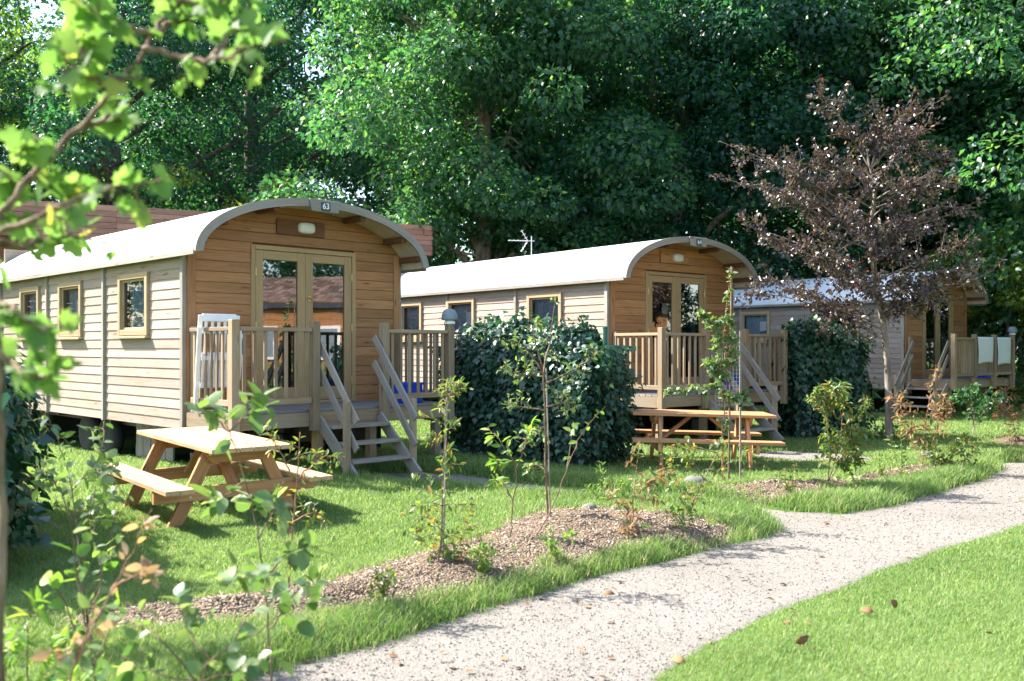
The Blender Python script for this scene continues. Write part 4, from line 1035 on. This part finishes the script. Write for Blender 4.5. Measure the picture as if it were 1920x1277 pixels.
# ------------------------------------------------------------------ purple plum tree
def plum():
    D = 15.6; g = np.random.default_rng(5)
    base = P(1667, 760, D); base[2] = gz1(base[0], base[1])
    r = empty('plum_tree', base, 0, 'purple-leaved plum tree with slender trunk before the small distant cabin', 'tree')
    top = lambda px, py, dd=0: P(px, py, D+dd)-base
    mb = MB(); tr_ = smooth_path([np.array([0, 0, -.05]), top(1665, 700), top(1655, 600), top(1640, 510), top(1632, 440), top(1640, 360), top(1625, 290)], 5)
    mb.tube(tr_, np.interp(np.linspace(0, 1, len(tr_)), [0, .4, .75, 1], [.062, .05, .035, .012]), 9)
    ends = [(1350, 265, -.4), (1360, 335, .3), (1420, 345, -.6), (1390, 420, .5), (1440, 440, -.7), (1430, 520, .2), (1400, 545, -.5), (1470, 540, .7), (1540, 180, .1), (1530, 300, -.5), (1565, 330, .6), (1590, 250, .2),
            (1650, 230, -.2), (1690, 250, .5), (1720, 260, -.5), (1745, 190, .1), (1770, 290, .2), (1790, 340, .6), (1785, 400, -.5), (1830, 450, .4), (1815, 500, -.2), (1825, 390, .1), (1840, 520, .3), (1750, 530, -.7), (1730, 430, -1.), (1700, 350, -.8),
            (1600, 400, -1.), (1560, 470, -.9), (1520, 420, .9), (1620, 540, -.9), (1530, 560, -.4), (1700, 570, -.4), (1580, 400, 1.), (1690, 430, 1.), (1480, 380, .6), (1500, 470, -.2), (1760, 560, .3), (1640, 330, -.7), (1680, 480, -.9), (1480, 330, -.2), (1450, 300, .2), (1580, 530, .6), (1640, 450, -.9), (1740, 340, -.5), (1555, 580, -.3), (1690, 530, .5)]
    lp, ld = [], []
    for (px, py, dd) in ends:
        e = top(px, py, dd); hb = np.clip(e[2]-np.hypot(e[0], e[1])*.42, 1.6, tr_[-1][2]-.2); j = int(np.argmin(np.abs(tr_[:, 2]-hb)))
        b = tr_[j]; mid = b*.45+e*.55+g.normal(0, .08, 3)+np.array([0, 0, .10]); sp_ = smooth_path([b, mid, e], 8)
        mb.tube(sp_, np.linspace(.016, .003, len(sp_)), 6)
        def dress(path, t0, n, fluff):
            for _ in range(n):
                t = t0+(1-t0)*g.random(); k = t*(len(path)-1); i = min(int(k), len(path)-2); q = path[i]+(path[i+1]-path[i])*(k-i)
                lp.append(q+g.normal(0, fluff, 3)); ld.append(unit(path[i+1]-path[i])*.6+g.normal(0, .6, 3)+np.array([0, 0, -.25]))
        dress(sp_, .25, 52, .045)
        for _ in range(14):
            i = g.integers(3, len(sp_)-1); dirv = unit(sp_[i+1]-sp_[i]); e2 = sp_[i]+(unit(dirv*.7+g.normal(0, .6, 3)+np.array([0, 0, .1])))*g.uniform(.22, .58)
            s2 = smooth_path([sp_[i], (sp_[i]+e2)/2+g.normal(0, .03, 3), e2], 4); mb.tube(s2, np.linspace(.005, .0015, len(s2)), 5); dress(s2, .1, 25, .035)
    o = mb.build('trunk', M['bark_pale'], r, smooth=True)
    lp = np.array(lp); ld = np.array(ld); n = len(lp)
    foliage('crown', lp, ld, unit(g.normal(0, .6, (n, 3))+np.array([0, 0, .8])), g.uniform(.045, .085, n), OVAL, M['leaf_plum'], r)
plum()

# ------------------------------------------------------------------ saplings and shrubs along the beds
def plant(name, label, cat, D, stems, leaf, lmat, group=None, n_stem=14, twigs=0, twig_len=.22, n_twig=6, start=.25, r=.006, tmpl=OVAL, bark='twig', seed=1, jit=.06, droop=-.2, fluff=.012, flat=.8, ground=True, stake=None, whorl=0, updir=.25):
    g = np.random.default_rng(seed)
    p0 = P(*stems[0][0][:2], D)
    bz = gz1(p0[0], p0[1]); root = empty(name, (p0[0], p0[1], bz), 0, label, cat, group); base = np.array([p0[0], p0[1], bz])
    mb = MB(); lp, ld = [], []
    def dress(path, t0, n):
        for i_ in range(n):
            t = t0+(1-t0)*(i_+g.random())/n; k = t*(len(path)-1); i = min(int(k), len(path)-2); q = path[i]+(path[i+1]-path[i])*(k-i)
            ax = unit(path[i+1]-path[i]); sd = unit(np.cross(ax, g.normal(size=3)))
            lp.append(q+sd*fluff*g.random()); ld.append(ax*.45+sd*.9+np.array([0, 0, droop])+g.normal(0, .25, 3))
    for si, st in enumerate(stems):
        pts = []
        for j, q in enumerate(st):
            dd = q[2] if len(q) > 2 else g.normal(0, jit)*(j > 0)
            pts.append(P(q[0], q[1], D+dd)-base)
        if ground and st[0][:2] == stems[0][0][:2]: pts = [np.array([pts[0][0], pts[0][1], -.03])]+pts[(1 if abs(pts[0][2]) < .03 else 0):]
        path = smooth_path(pts, 6); path[1:-1] += g.normal(0, .004, (len(path)-2, 3))
        rr = r*(1 if si == 0 else .7); mb.tube(path, np.linspace(rr, rr*.3, len(path)), 6)
        dress(path, start, n_stem)
        for w_ in range(twigs):
            t = start+(1-start)*(w_+g.random())/twigs; i = min(int(t*(len(path)-1)), len(path)-2); ax = unit(path[i+1]-path[i])
            dv = unit(np.cross(ax, g.normal(size=3)))*1.+np.array([0, 0, updir]); e = path[i]+unit(dv)*twig_len*g.uniform(.5, 1.2)*(1.15-.6*t)
            s2 = smooth_path([path[i], (path[i]+e)/2+g.normal(0, .012, 3)+np.array([0, 0, .01]), e], 4); mb.tube(s2, np.linspace(rr*.4, rr*.15, len(s2)), 5); dress(s2, .2, n_twig)
    mb.build('stem', M[bark], root, smooth=True)
    if stake:
        sm = MB(); (a, b) = stake; A = P(a[0], a[1], D+.05)-base; A[2] = -.05; B = P(b[0], b[1], D+.05)-base; sm.tube([A, B], [.008, .007], 8); sm.build('stake', M['grey_wood'], root)
    lp = np.array(lp); ld = np.array(ld); n = len(lp)
    foliage('leaves', lp, ld, unit(g.normal(0, .55, (n, 3))+np.array([0, 0, flat])), g.uniform(.6, 1.25, n)*leaf, tmpl, M[lmat], root, g.random(n))
    return root
SG = 'young plants in the bark beds'
def DG(py, z=.05): return (EYE-z)*F/(py-HY)
plant('sapling', 'slim sapling with layered small leaves, before the broad ivy hedge, tied to thin cane', 'sapling', DG(1062), [[(822, 1062), (828, 980), (832, 880), (836, 780), (840, 712)]], .060, 'leaf_sap', SG, 14, 34, .27, 9, .10, .008, LANCE, 'twig', 21, .02, -.15, .01, 1., stake=((830, 1066), (838, 745)))
plant('shrub', 'low straggly shrub at the foot of the slim sapling', 'shrub', DG(1056), [[(838, 1056), (870, 1000), (890, 930)], [(838, 1056), (790, 1010), (740, 985)], [(838, 1056), (800, 1000), (775, 950)], [(838, 1056), (880, 1040), (920, 1000)]], .05, 'leaf_sap', SG, 16, 8, .16, 5, .3, .004, OVAL, 'twig', 22)
plant('shrub', 'sparse shrub with pale yellow leaf tufts and forked stems', 'shrub', DG(1012), [[(958, 1012), (962, 940), (968, 880), (940, 830), (915, 800)], [(962, 940), (945, 905), (935, 870), (925, 858)], [(968, 880), (985, 830), (1000, 785)], [(958, 930), (940, 905), (925, 900)]], .085, 'leaf_fresh', SG, 14, 2, .1, 5, .55, .007, LANCE, 'twig', 23, .04, -.35)
plant('shrub', 'long bare leaning stem ending in a few yellow leaves', 'shrub', DG(1010), [[(1000, 1010), (1040, 940), (1070, 860), (1100, 800), (1135, 762)], [(1062, 880), (1072, 820), (1075, 790)]], .075, 'leaf_fresh', SG, 8, 0, .1, 4, .5, .006, OVAL, 'twig', 24, .04, -.5)
plant('sapling', 'hawthorn-like sapling with tiered side sprays and double stem before the ivy hedge', 'sapling', DG(968, .1), [[(1026, 968), (1024, 900), (1022, 800), (1020, 700), (1030, 640), (1042, 560)], [(1020, 700), (980, 650), (925, 635)], [(1021, 720), (1080, 690), (1130, 655)], [(1022, 770), (960, 760), (950, 765)], [(1022, 765), (1060, 755), (1085, 765)], [(1022, 705), (970, 700), (935, 690)], [(1022, 800), (990, 820), (975, 850)], [(1020, 700), (1000, 620), (1010, 600)], [(1024, 880), (1000, 870), (985, 885)]], .050, 'leaf_grey', SG, 16, 7, .16, 6, .2, .012, OVAL, 'twig', 25, .12, -.1, .02, 1., stake=((1032, 968), (1024, 690)))
plant('shrub', 'shrub with hanging rusty dead leaves, right of the tiered sapling', 'shrub', DG(990, .1), [[(1185, 990), (1188, 930), (1192, 880), (1205, 830)], [(1185, 990), (1160, 950), (1140, 920)], [(1185, 990), (1215, 940), (1240, 900)], [(1188, 930), (1230, 900), (1260, 890)]], .075, 'leaf_brown', SG, 16, 5, .15, 5, .25, .006, LANCE, 'twig', 26, .06, -.6)
plant('shrub', 'leggy shrub with pale arching stems under the far picnic table benches', 'shrub', DG(962, .08), [[(1290, 962), (1320, 900), (1345, 850), (1370, 825)], [(1290, 962), (1270, 900), (1255, 850)], [(1290, 962), (1350, 880), (1420, 840)], [(1320, 900), (1290, 860), (1240, 860)], [(1345, 850), (1300, 838), (1270, 850)], [(1290, 962), (1275, 920), (1215, 880)]], .055, 'leaf_sap', SG, 16, 6, .16, 5, .35, .008, OVAL, 'twig', 27, .08)
plant('shrub', 'leafy light green shrub standing alone before the dark ivy hedge', 'shrub', DG(905, .04), [[(1552, 905), (1556, 850), (1550, 790), (1545, 725)], [(1552, 905), (1572, 840), (1580, 770), (1585, 715)], [(1552, 905), (1585, 850), (1610, 790), (1620, 740)], [(1556, 850), (1600, 820), (1622, 800)], [(1556, 860), (1590, 870), (1610, 845)], [(1550, 790), (1535, 750), (1528, 735)], [(1580, 790), (1570, 740), (1565, 720)]], .085, 'leaf_sap', SG, 36, 12, .22, 9, .2, .008, LANCE, 'twig', 28, .1, -.45)
plant('shrub', 'small fresh green upright plant in the bark beside the footpath', 'plant', DG(890, .04), [[(1690, 890), (1690, 840), (1688, 780)], [(1690, 890), (1700, 850), (1712, 820)], [(1690, 890), (1676, 850), (1668, 815)]], .075, 'leaf_fresh', SG, 22, 0, .1, 4, .1, .006, LANCE, 'twig', 29, .05, .1)
plant('shrub', 'rust-orange leaved shrub before the stairs of the far porch', 'shrub', DG(872, .04), [[(1730, 872), (1735, 800), (1745, 740), (1755, 685)], [(1730, 872), (1715, 800), (1690, 755), (1670, 740)], [(1730, 872), (1760, 800), (1790, 765)], [(1730, 872), (1700, 810), (1680, 775)], [(1735, 800), (1760, 770), (1775, 750)]], .085, 'leaf_brown', SG, 24, 8, .2, 7, .25, .007, LANCE, 'twig_red', 30, .1, -.2)
plant('shrub', 'low yellow-green shrub at the foot of the rust-orange shrub', 'shrub', DG(872, .04), [[(1775, 872), (1780, 840), (1790, 810)], [(1775, 872), (1800, 840), (1820, 820)], [(1775, 872), (1755, 840), (1745, 815)], [(1775, 872), (1815, 860), (1835, 840)], [(1775, 872), (1740, 860), (1725, 840)]], .06, 'leaf_sap', SG, 26, 9, .2, 7, .15, .005, OVAL, 'twig', 31, .1)
plant('shrub', 'small round dark green shrub on white forked stems by the far porch', 'shrub', DG(822, 0), [[(1823, 822), (1826, 790), (1815, 750), (1808, 725)], [(1826, 800), (1845, 770), (1865, 735)], [(1826, 790), (1830, 750), (1835, 720)], [(1845, 770), (1860, 760), (1872, 750)], [(1818, 760), (1800, 745), (1795, 735)]], .075, 'leaf_mid', SG, 26, 10, .24, 9, .35, .012, OVAL, 'bark_pale', 32, .15)
plant('shrub', 'russet shrub cut by the right edge of the view', 'shrub', DG(835, 0), [[(1905, 835), (1900, 790), (1890, 750), (1885, 715)], [(1905, 835), (1915, 780), (1925, 740)], [(1900, 790), (1880, 770), (1885, 760)]], .08, 'leaf_brown', SG, 24, 9, .22, 8, .2, .008, LANCE, 'twig_red', 33, .15)
plant('shrub', 'dim green shrub against the wall of the small distant cabin', 'shrub', 16.2, [[(1640, 835), (1640, 780), (1635, 720)], [(1640, 835), (1660, 790), (1675, 750)], [(1640, 835), (1620, 800), (1612, 760)], [(1640, 835), (1670, 820), (1685, 795)]], .08, 'leaf_mid', SG, 30, 12, .3, 9, .1, .008, OVAL, 'twig', 34, .2)
plant('weed', 'tall upright feathery weed at the foot of the broad ivy hedge', 'plant', DG(945, 0), [[(1134, 945), (1132, 905), (1128, 868)], [(1134, 945), (1155, 915), (1168, 905)], [(1134, 945), (1185, 925), (1205, 912)], [(1134, 945), (1110, 920), (1100, 918)]], .055, 'leaf_fresh', SG, 22, 4, .1, 6, .1, .004, LANCE, 'twig', 35, .05, .1)
plant('weed', 'grassy green tuft in the bark bed beside the leaning stem', 'plant', DG(1035, .08), [[(1040, 1035), (1036, 1010), (1030, 990)], [(1040, 1035), (1055, 1012), (1070, 1000)], [(1040, 1035), (1025, 1015), (1012, 1008)]], .05, 'leaf_fresh', SG, 14, 4, .08, 6, .1, .003, LANCE, 'twig', 36, .05, .2)
for i_, (px_, py_, lb_) in enumerate([(905, 1062, 'green weed tuft in the bark bed right of the slim sapling'), (720, 1108, 'green weed tuft at the bark bed edge left of the slim sapling'), (1275, 985, 'green weed tuft in the bark bed left of the leggy pale shrub'), (1480, 915, 'green weed tuft in the small bark bed near the climbing plant'), (1655, 885, 'green weed tuft in the small bark bed by the upright plant')]):
    plant('weed', lb_, 'plant', DG(py_, .08), [[(px_, py_), (px_-3, py_-18), (px_-10, py_-34)], [(px_, py_), (px_+14, py_-18), (px_+24, py_-26)], [(px_, py_), (px_-16, py_-16), (px_-28, py_-20)], [(px_, py_), (px_+4, py_-20), (px_+8, py_-40)]], .05, ('leaf_fresh', 'leaf_sap')[i_ % 2], SG, 12, 4, .08, 5, .1, .003, LANCE, 'twig', 80+i_, .05, .2)
plant('weed', 'broad-leaved weed at the foot of the light green shrub', 'plant', DG(915, .04), [[(1598, 915), (1596, 895), (1592, 878)], [(1598, 915), (1612, 900), (1620, 892)], [(1598, 915), (1585, 900), (1576, 895)]], .075, 'leaf_fresh', SG, 9, 0, .08, 6, .1, .003, OVAL, 'twig', 37, .05, .1)
# climbing plant on a cane with wire net
def climber():
    D = DG(905, .02); r = plant('climbing_plant', 'climbing plant winding up a tall pole before the porch stairs with plate 64', 'climbing plant', D,
        [[(1356, 905), (1354, 820), (1362, 740), (1358, 640), (1364, 560), (1370, 500)], [(1358, 720), (1345, 650), (1350, 600)], [(1360, 700), (1375, 660), (1372, 590)], [(1360, 700), (1335, 720), (1290, 730), (1245, 735)], [(1358, 660), (1330, 610), (1308, 585)], [(1356, 760), (1345, 690), (1320, 680)], [(1360, 740), (1385, 750), (1400, 740)]],
        .060, 'leaf_grey', None, 52, 12, .14, 8, .12, .009, IVYL, 'twig_red', 40, .05, -.3)
    p0 = np.array(r.location); m = MB(); A = P(1366, 905, D+.06)-p0; A[2] = -.05; m.tube([A, P(1372, 500, D+.06)-p0], .012, 10); m.build('pole', M['twig'], r)
    m = MB(); x0 = (P(1342, 700, D+.1)-p0)[0]; x1 = (P(1388, 700, D+.1)-p0)[0]; z1 = (P(1350, 628, D)-p0)[2]; z0 = (P(1350, 760, D)-p0)[2]
    for i in range(8): xx = x0+(x1-x0)*i/7; m.tube([(xx, .1, z0), (xx, .1, z1)], .0018, 4)
    for i in range(19): zz = z0+(z1-z0)*i/18; m.tube([(x0, .1, zz), (x1, .1, zz)], .0018, 4)
    m.build('wire_net', M['steel'], r)
    m = MB(); m.tube([(x1, .1, -.05), (x1, .1, z1+.05)], .012, 6); m.build('net_post', M['grey_wood'], r)
climber()
# nearer plants at the lower left
NG = 'leafy stems close to the camera'
plant('sapling', 'thin stake-like sapling with russet leaves, right of the large picnic table', 'sapling', DG(1112, .05), [[(541, 1112), (548, 1000), (556, 900), (563, 810)], [(548, 1000), (520, 960), (500, 930)], [(548, 980), (590, 960), (620, 985)], [(550, 900), (520, 840), (495, 800)], [(556, 900), (600, 860), (640, 855)]], .05, 'leaf_sap', SG, 14, 6, .14, 5, .25, .009, LANCE, 'twig_red', 41, .06)
plant('shrub', 'slender shrub with small oval leaves before the bench, left of the large picnic table', 'shrub', 5.0, [[(165, 1170), (150, 1060), (135, 920), (110, 830), (85, 770)], [(150, 1060), (175, 930), (190, 860), (195, 790)], [(140, 980), (100, 900), (60, 870)], [(150, 1060), (190, 960), (230, 900)], [(165, 1170), (200, 1050), (215, 960)], [(135, 920), (170, 880), (200, 880)]], .062, 'leaf_grey', NG, 16, 6, .18, 5, .2, .006, NEAROVAL, 'twig', 42, .12, -.1)
plant('shrub', 'near shrub with big round yellow-green leaves at the bottom left', 'shrub', 3.5, [[(185, 1480), (175, 1250), (150, 1110), (140, 1050), (135, 1000)], [(175, 1250), (120, 1130), (90, 1080)], [(165, 1180), (190, 1080), (175, 1010)], [(175, 1250), (215, 1160), (225, 1120)]], .066, 'leaf_fresh', NG, 5, 0, .12, 3, .5, .006, ROUND, 'twig', 43, .05, -.1, flat=.3)
plant('shrub', 'near shrub with reddish slanting stem and pinkish bud leaves at the bottom left', 'shrub', 3.0, [[(90, 1520), (130, 1280), (190, 1150), (240, 1050), (285, 955)], [(190, 1150), (150, 1200), (110, 1240)], [(215, 1100), (260, 1080), (290, 1085)]], .05, 'leaf_rosy', NG, 9, 2, .06, 3, .55, .006, NEAROVAL, 'twig_red', 44, .04, .1)
plant('shrub', 'near shrub with pale grey-green round leaf sprays at the bottom centre-left', 'shrub', 3.1, [[(330, 1500), (370, 1280), (430, 1210), (480, 1130), (520, 1060)], [(370, 1280), (300, 1200), (220, 1150), (160, 1140)], [(400, 1240), (350, 1180), (330, 1120)], [(430, 1210), (520, 1160), (600, 1110)], [(370, 1280), (440, 1260), (500, 1230)], [(480, 1130), (450, 1090), (440, 1060)], [(370, 1280), (290, 1260), (230, 1230)], [(330, 1500), (200, 1300), (120, 1230)]], .066, 'leaf_grey', NG, 7, 2, .12, 3, .4, .005, ROUND, 'twig', 45, .1, -.1)
plant('shrub', 'wispy shrub with large pale leaves hanging before the picnic table bench', 'shrub', 4.2, [[(510, 1290), (498, 1120), (485, 1010), (460, 900), (430, 810), (415, 770)], [(485, 1010), (510, 960), (520, 930)], [(498, 1080), (540, 1040), (590, 1020)], [(460, 900), (425, 930), (405, 960)], [(505, 1180), (560, 1110), (600, 1100)], [(430, 810), (465, 775), (515, 760)], [(430, 810), (395, 775), (370, 765)]], .095, 'leaf_grey', NG, 7, 2, .1, 4, .3, .006, NEAROVAL, 'twig', 46, .06, -.25)
plant('weed', 'soft grassy weed clump at the bottom left corner', 'plant', 3.6, [[(60, 1440), (50, 1230), (60, 1120)], [(60, 1440), (90, 1260), (120, 1190)], [(60, 1440), (20, 1280), (-20, 1220)], [(60, 1440), (140, 1290), (200, 1230)]], .07, 'leaf_fresh', NG, 16, 5, .12, 5, .3, .004, LANCE, 'twig', 47, .1)

# young field maple whose blurred branch hangs into the top left
def maple():
    D0 = 2.15
    root = plant('maple_tree', 'young maple with lobed bright leaves, its branch crossing the top left corner', 'tree', D0,
        [[(2, 1950), (3, 1300), (2, 900), (-6, 640), (-25, 450), (60, 330, .03), (150, 240, .08), (230, 150, .1), (290, 65, .14), (330, 5, .2), (370, -60, .25)],
         [(268, 92, .12), (330, 104, .1), (400, 110, .02), (470, 90, -.05), (535, 80, -.1)], [(230, 150, .1), (180, 150, .0), (130, 130, -.05), (105, 165, -.1)], [(290, 65, .14), (230, 50, .1), (190, 30, .05), (165, 15, 0)],
         [(330, 5, .2), (400, 5, .1), (450, -10, .1)], [(150, 240, .08), (210, 220, .15), (235, 240, .2)], [(100, 285, .05), (70, 270, 0), (30, 290, -.05)], [(-25, 450, 0), (60, 410, -.06), (140, 375, -.1), (230, 350, -.1), (315, 335, -.1)],
         [(-25, 460, 0), (60, 455, .1), (130, 440, .15), (215, 462, .2)], [(-15, 560, 0), (30, 585, -.1), (85, 625, -.12)], [(-8, 650, 0), (45, 700, -.05), (110, 700, -.08)],
         [(400, 110, .02), (430, 60, .05), (480, 35, .1)], [(180, 150, 0), (150, 90, .05), (130, 75, .1)], [(60, 330, .03), (100, 350, .1), (160, 350, .15)], [(290, 65, .14), (330, 40, .2), (380, 40, .25)], [(-25, 450, 0), (20, 380, .1), (40, 340, .12)]],
        .053, 'leaf_maple', None, 11, 3, .08, 3, .28, .012, MAPLE, 'twig', 50, 0, -.35, .015, .4)
maple()
plant('sapling', 'unseen slender young tree added left of the view to cast shadow across the path', 'tree', 5.5, [[(-520, 1160), (-510, 800), (-500, 450), (-490, 150), (-480, -120)], [(-505, 600), (-440, 450), (-380, 380)], [(-500, 450), (-570, 300), (-620, 220)], [(-498, 380), (-420, 250), (-360, 150)], [(-492, 200), (-440, 60), (-400, -40)], [(-492, 220), (-550, 100), (-590, 0)]], .07, 'leaf_sap', None, 26, 14, .4, 8, .2, .018, LANCE, 'twig', 55, .2)  # out-of-view tree added so branch shadows fall on the gravel
# fallen leaves and stones
for i, (px, py, lab) in enumerate([(1492, 1208, 'curled dark fallen leaf on the lawn, nearest the path corner'), (1638, 1152, 'pale fallen leaf lying flat on the lawn right of the path'), (1682, 1142, 'brown fallen leaf standing upright on the lawn right of the path'),
        (1130, 1112, 'single brown leaf lying on the gravel path beside the bank'), (1285, 1240, 'brown leaf on the gravel at the lower path edge')]):
    z = -.03 if px > 1400 else PZ+.02
    x, y = U(px, py, z); z = gz1(x, y)+.035*(px > 1400)+.012
    g = np.random.default_rng(60+i)
    V, Pl, R = leaves(np.array([[0, 0, 0.]]), unit(np.array([[math.cos(i*2.1), math.sin(i*2.1)*.4, .5 if i in (0, 2) else .05]])), np.array([[.3, -.8, .7 if i not in (0, 2) else .1]]), np.array([.085]), OVAL, np.array([.3+.15*i]))
    o = link('fallen_leaf', npmesh('fallen_leaf', V, Pl, R), M['leaf_dead']); o.location = (x, y, z); props(o, lab, 'leaf', 'fallen leaves'); sm = o.modifiers.new('t', 'SOLIDIFY'); sm.thickness = .002
n = 420; yy = 4.4*np.exp(rng.random(n)*math.log(3.6)); xx = (rng.random(n)*2-1)*.57*yy
k_ = (sdist(path_poly, xx, yy) > -.4) | (rng.random(n) < .25); xx, yy = xx[k_], yy[k_]; n = len(xx)
V, Pl, R = leaves(np.stack([xx, yy, gz(xx, yy)+.02], 1), unit(rng.normal(size=(n, 3))*np.array([1, 1, .25])), unit(rng.normal(0, .35, (n, 3))+np.array([0, 0, 1.])), rng.uniform(.025, .06, n), OVAL, rng.random(n))
props(link('leaf_litter', npmesh('leaf_litter', V, Pl, R), M['leaf_dead']), 'small dry leaves scattered over path and lawn', 'leaf litter', None, 'stuff')
def stone(px, py, s, label):
    x, y = U(px, py, .05); bm_ = MB(); g = np.random.default_rng(int(px)); n, k = 12, 8; V = []
    for j in range(k+1):
        for i in range(n):
            a = PI*j/k; b = 2*PI*i/n; q = np.array([math.sin(a)*math.cos(b), math.sin(a)*math.sin(b)*.7, math.cos(a)*.6]); q *= 1+.12*math.sin(3*q[0]+5*q[1]+px)+.1*math.sin(7*q[2]+4*q[0]); V.append(q*s)
    bm_.add(V, [(j*n+i, j*n+(i+1) % n, (j+1)*n+(i+1) % n, (j+1)*n+i) for j in range(k) for i in range(n)])
    o = bm_.build('stone', M['stone'], None, smooth=True); o.location = (x, y, gz1(x, y)+s*.3); props(o, label, 'stone', 'stones in the beds')
stone(1738, 850, .10, 'pale stone at the foot of the rust-orange shrub')
stone(1305, 905, .14, 'mossy grey stone on the lawn beneath the far picnic table')
stone(1105, 958, .07, 'stone shape standing for a small grey plastic item on the bark bed by the tiered sapling')  # stone shape added in place of a small plastic bag

# ------------------------------------------------------------------ light, sky, camera
SUN_EL, SUN_PHI = math.radians(43), math.radians(17)
Sd = Vector((-math.cos(SUN_PHI)*math.cos(SUN_EL), math.sin(SUN_PHI)*math.cos(SUN_EL), math.sin(SUN_EL)))
sl = bpy.data.lights.new('sun', 'SUN'); sl.energy = 5.0; sl.angle = math.radians(.53); sl.color = (1, .96, .90)
so = bpy.data.objects.new('sun', sl); COL.objects.link(so); so.rotation_euler = Sd.to_track_quat('Z', 'Y').to_euler(); so.location = (-20, 10, 25)
w = bpy.data.worlds.new('World'); scene.world = w; w.use_nodes = True; nt = w.node_tree; nt.nodes.clear()
sk = nt.nodes.new('ShaderNodeTexSky'); sk.sky_type = 'NISHITA'; sk.sun_disc = False; sk.sun_elevation = SUN_EL; sk.sun_rotation = math.atan2(Sd.x, Sd.y)
sk.air_density = 1.; sk.dust_density = 1.5; sk.ozone_density = 1.
bg = nt.nodes.new('ShaderNodeBackground'); bg.inputs[1].default_value = .15
ow = nt.nodes.new('ShaderNodeOutputWorld'); nt.links.new(sk.outputs[0], bg.inputs[0]); nt.links.new(bg.outputs[0], ow.inputs[0])
cam = bpy.data.cameras.new('camera'); co = bpy.data.objects.new('camera', cam); COL.objects.link(co)
co.location = (0, 0, EYE); co.rotation_euler = (PI/2, 0, 0); cam.sensor_width = 36; cam.lens = F/1920*36; cam.shift_y = (HY-638.5)/1920; cam.clip_end = 2000; cam.clip_start = .05
cam.dof.use_dof = True; cam.dof.focus_distance = 13.0; cam.dof.aperture_fstop = 2.5
scene.camera = co
scene.view_settings.view_transform = 'Standard'; scene.view_settings.look = 'None'; scene.view_settings.gamma = 1; scene.view_settings.exposure = 1.88
scene.render.engine = 'CYCLES'; cy = scene.cycles
cy.use_denoising = True; cy.max_bounces = 6; cy.diffuse_bounces = 3; cy.glossy_bounces = 3; cy.transmission_bounces = 4; cy.transparent_max_bounces = 8; cy.sample_clamp_indirect = 6
cy.caustics_reflective = False; cy.caustics_refractive = False
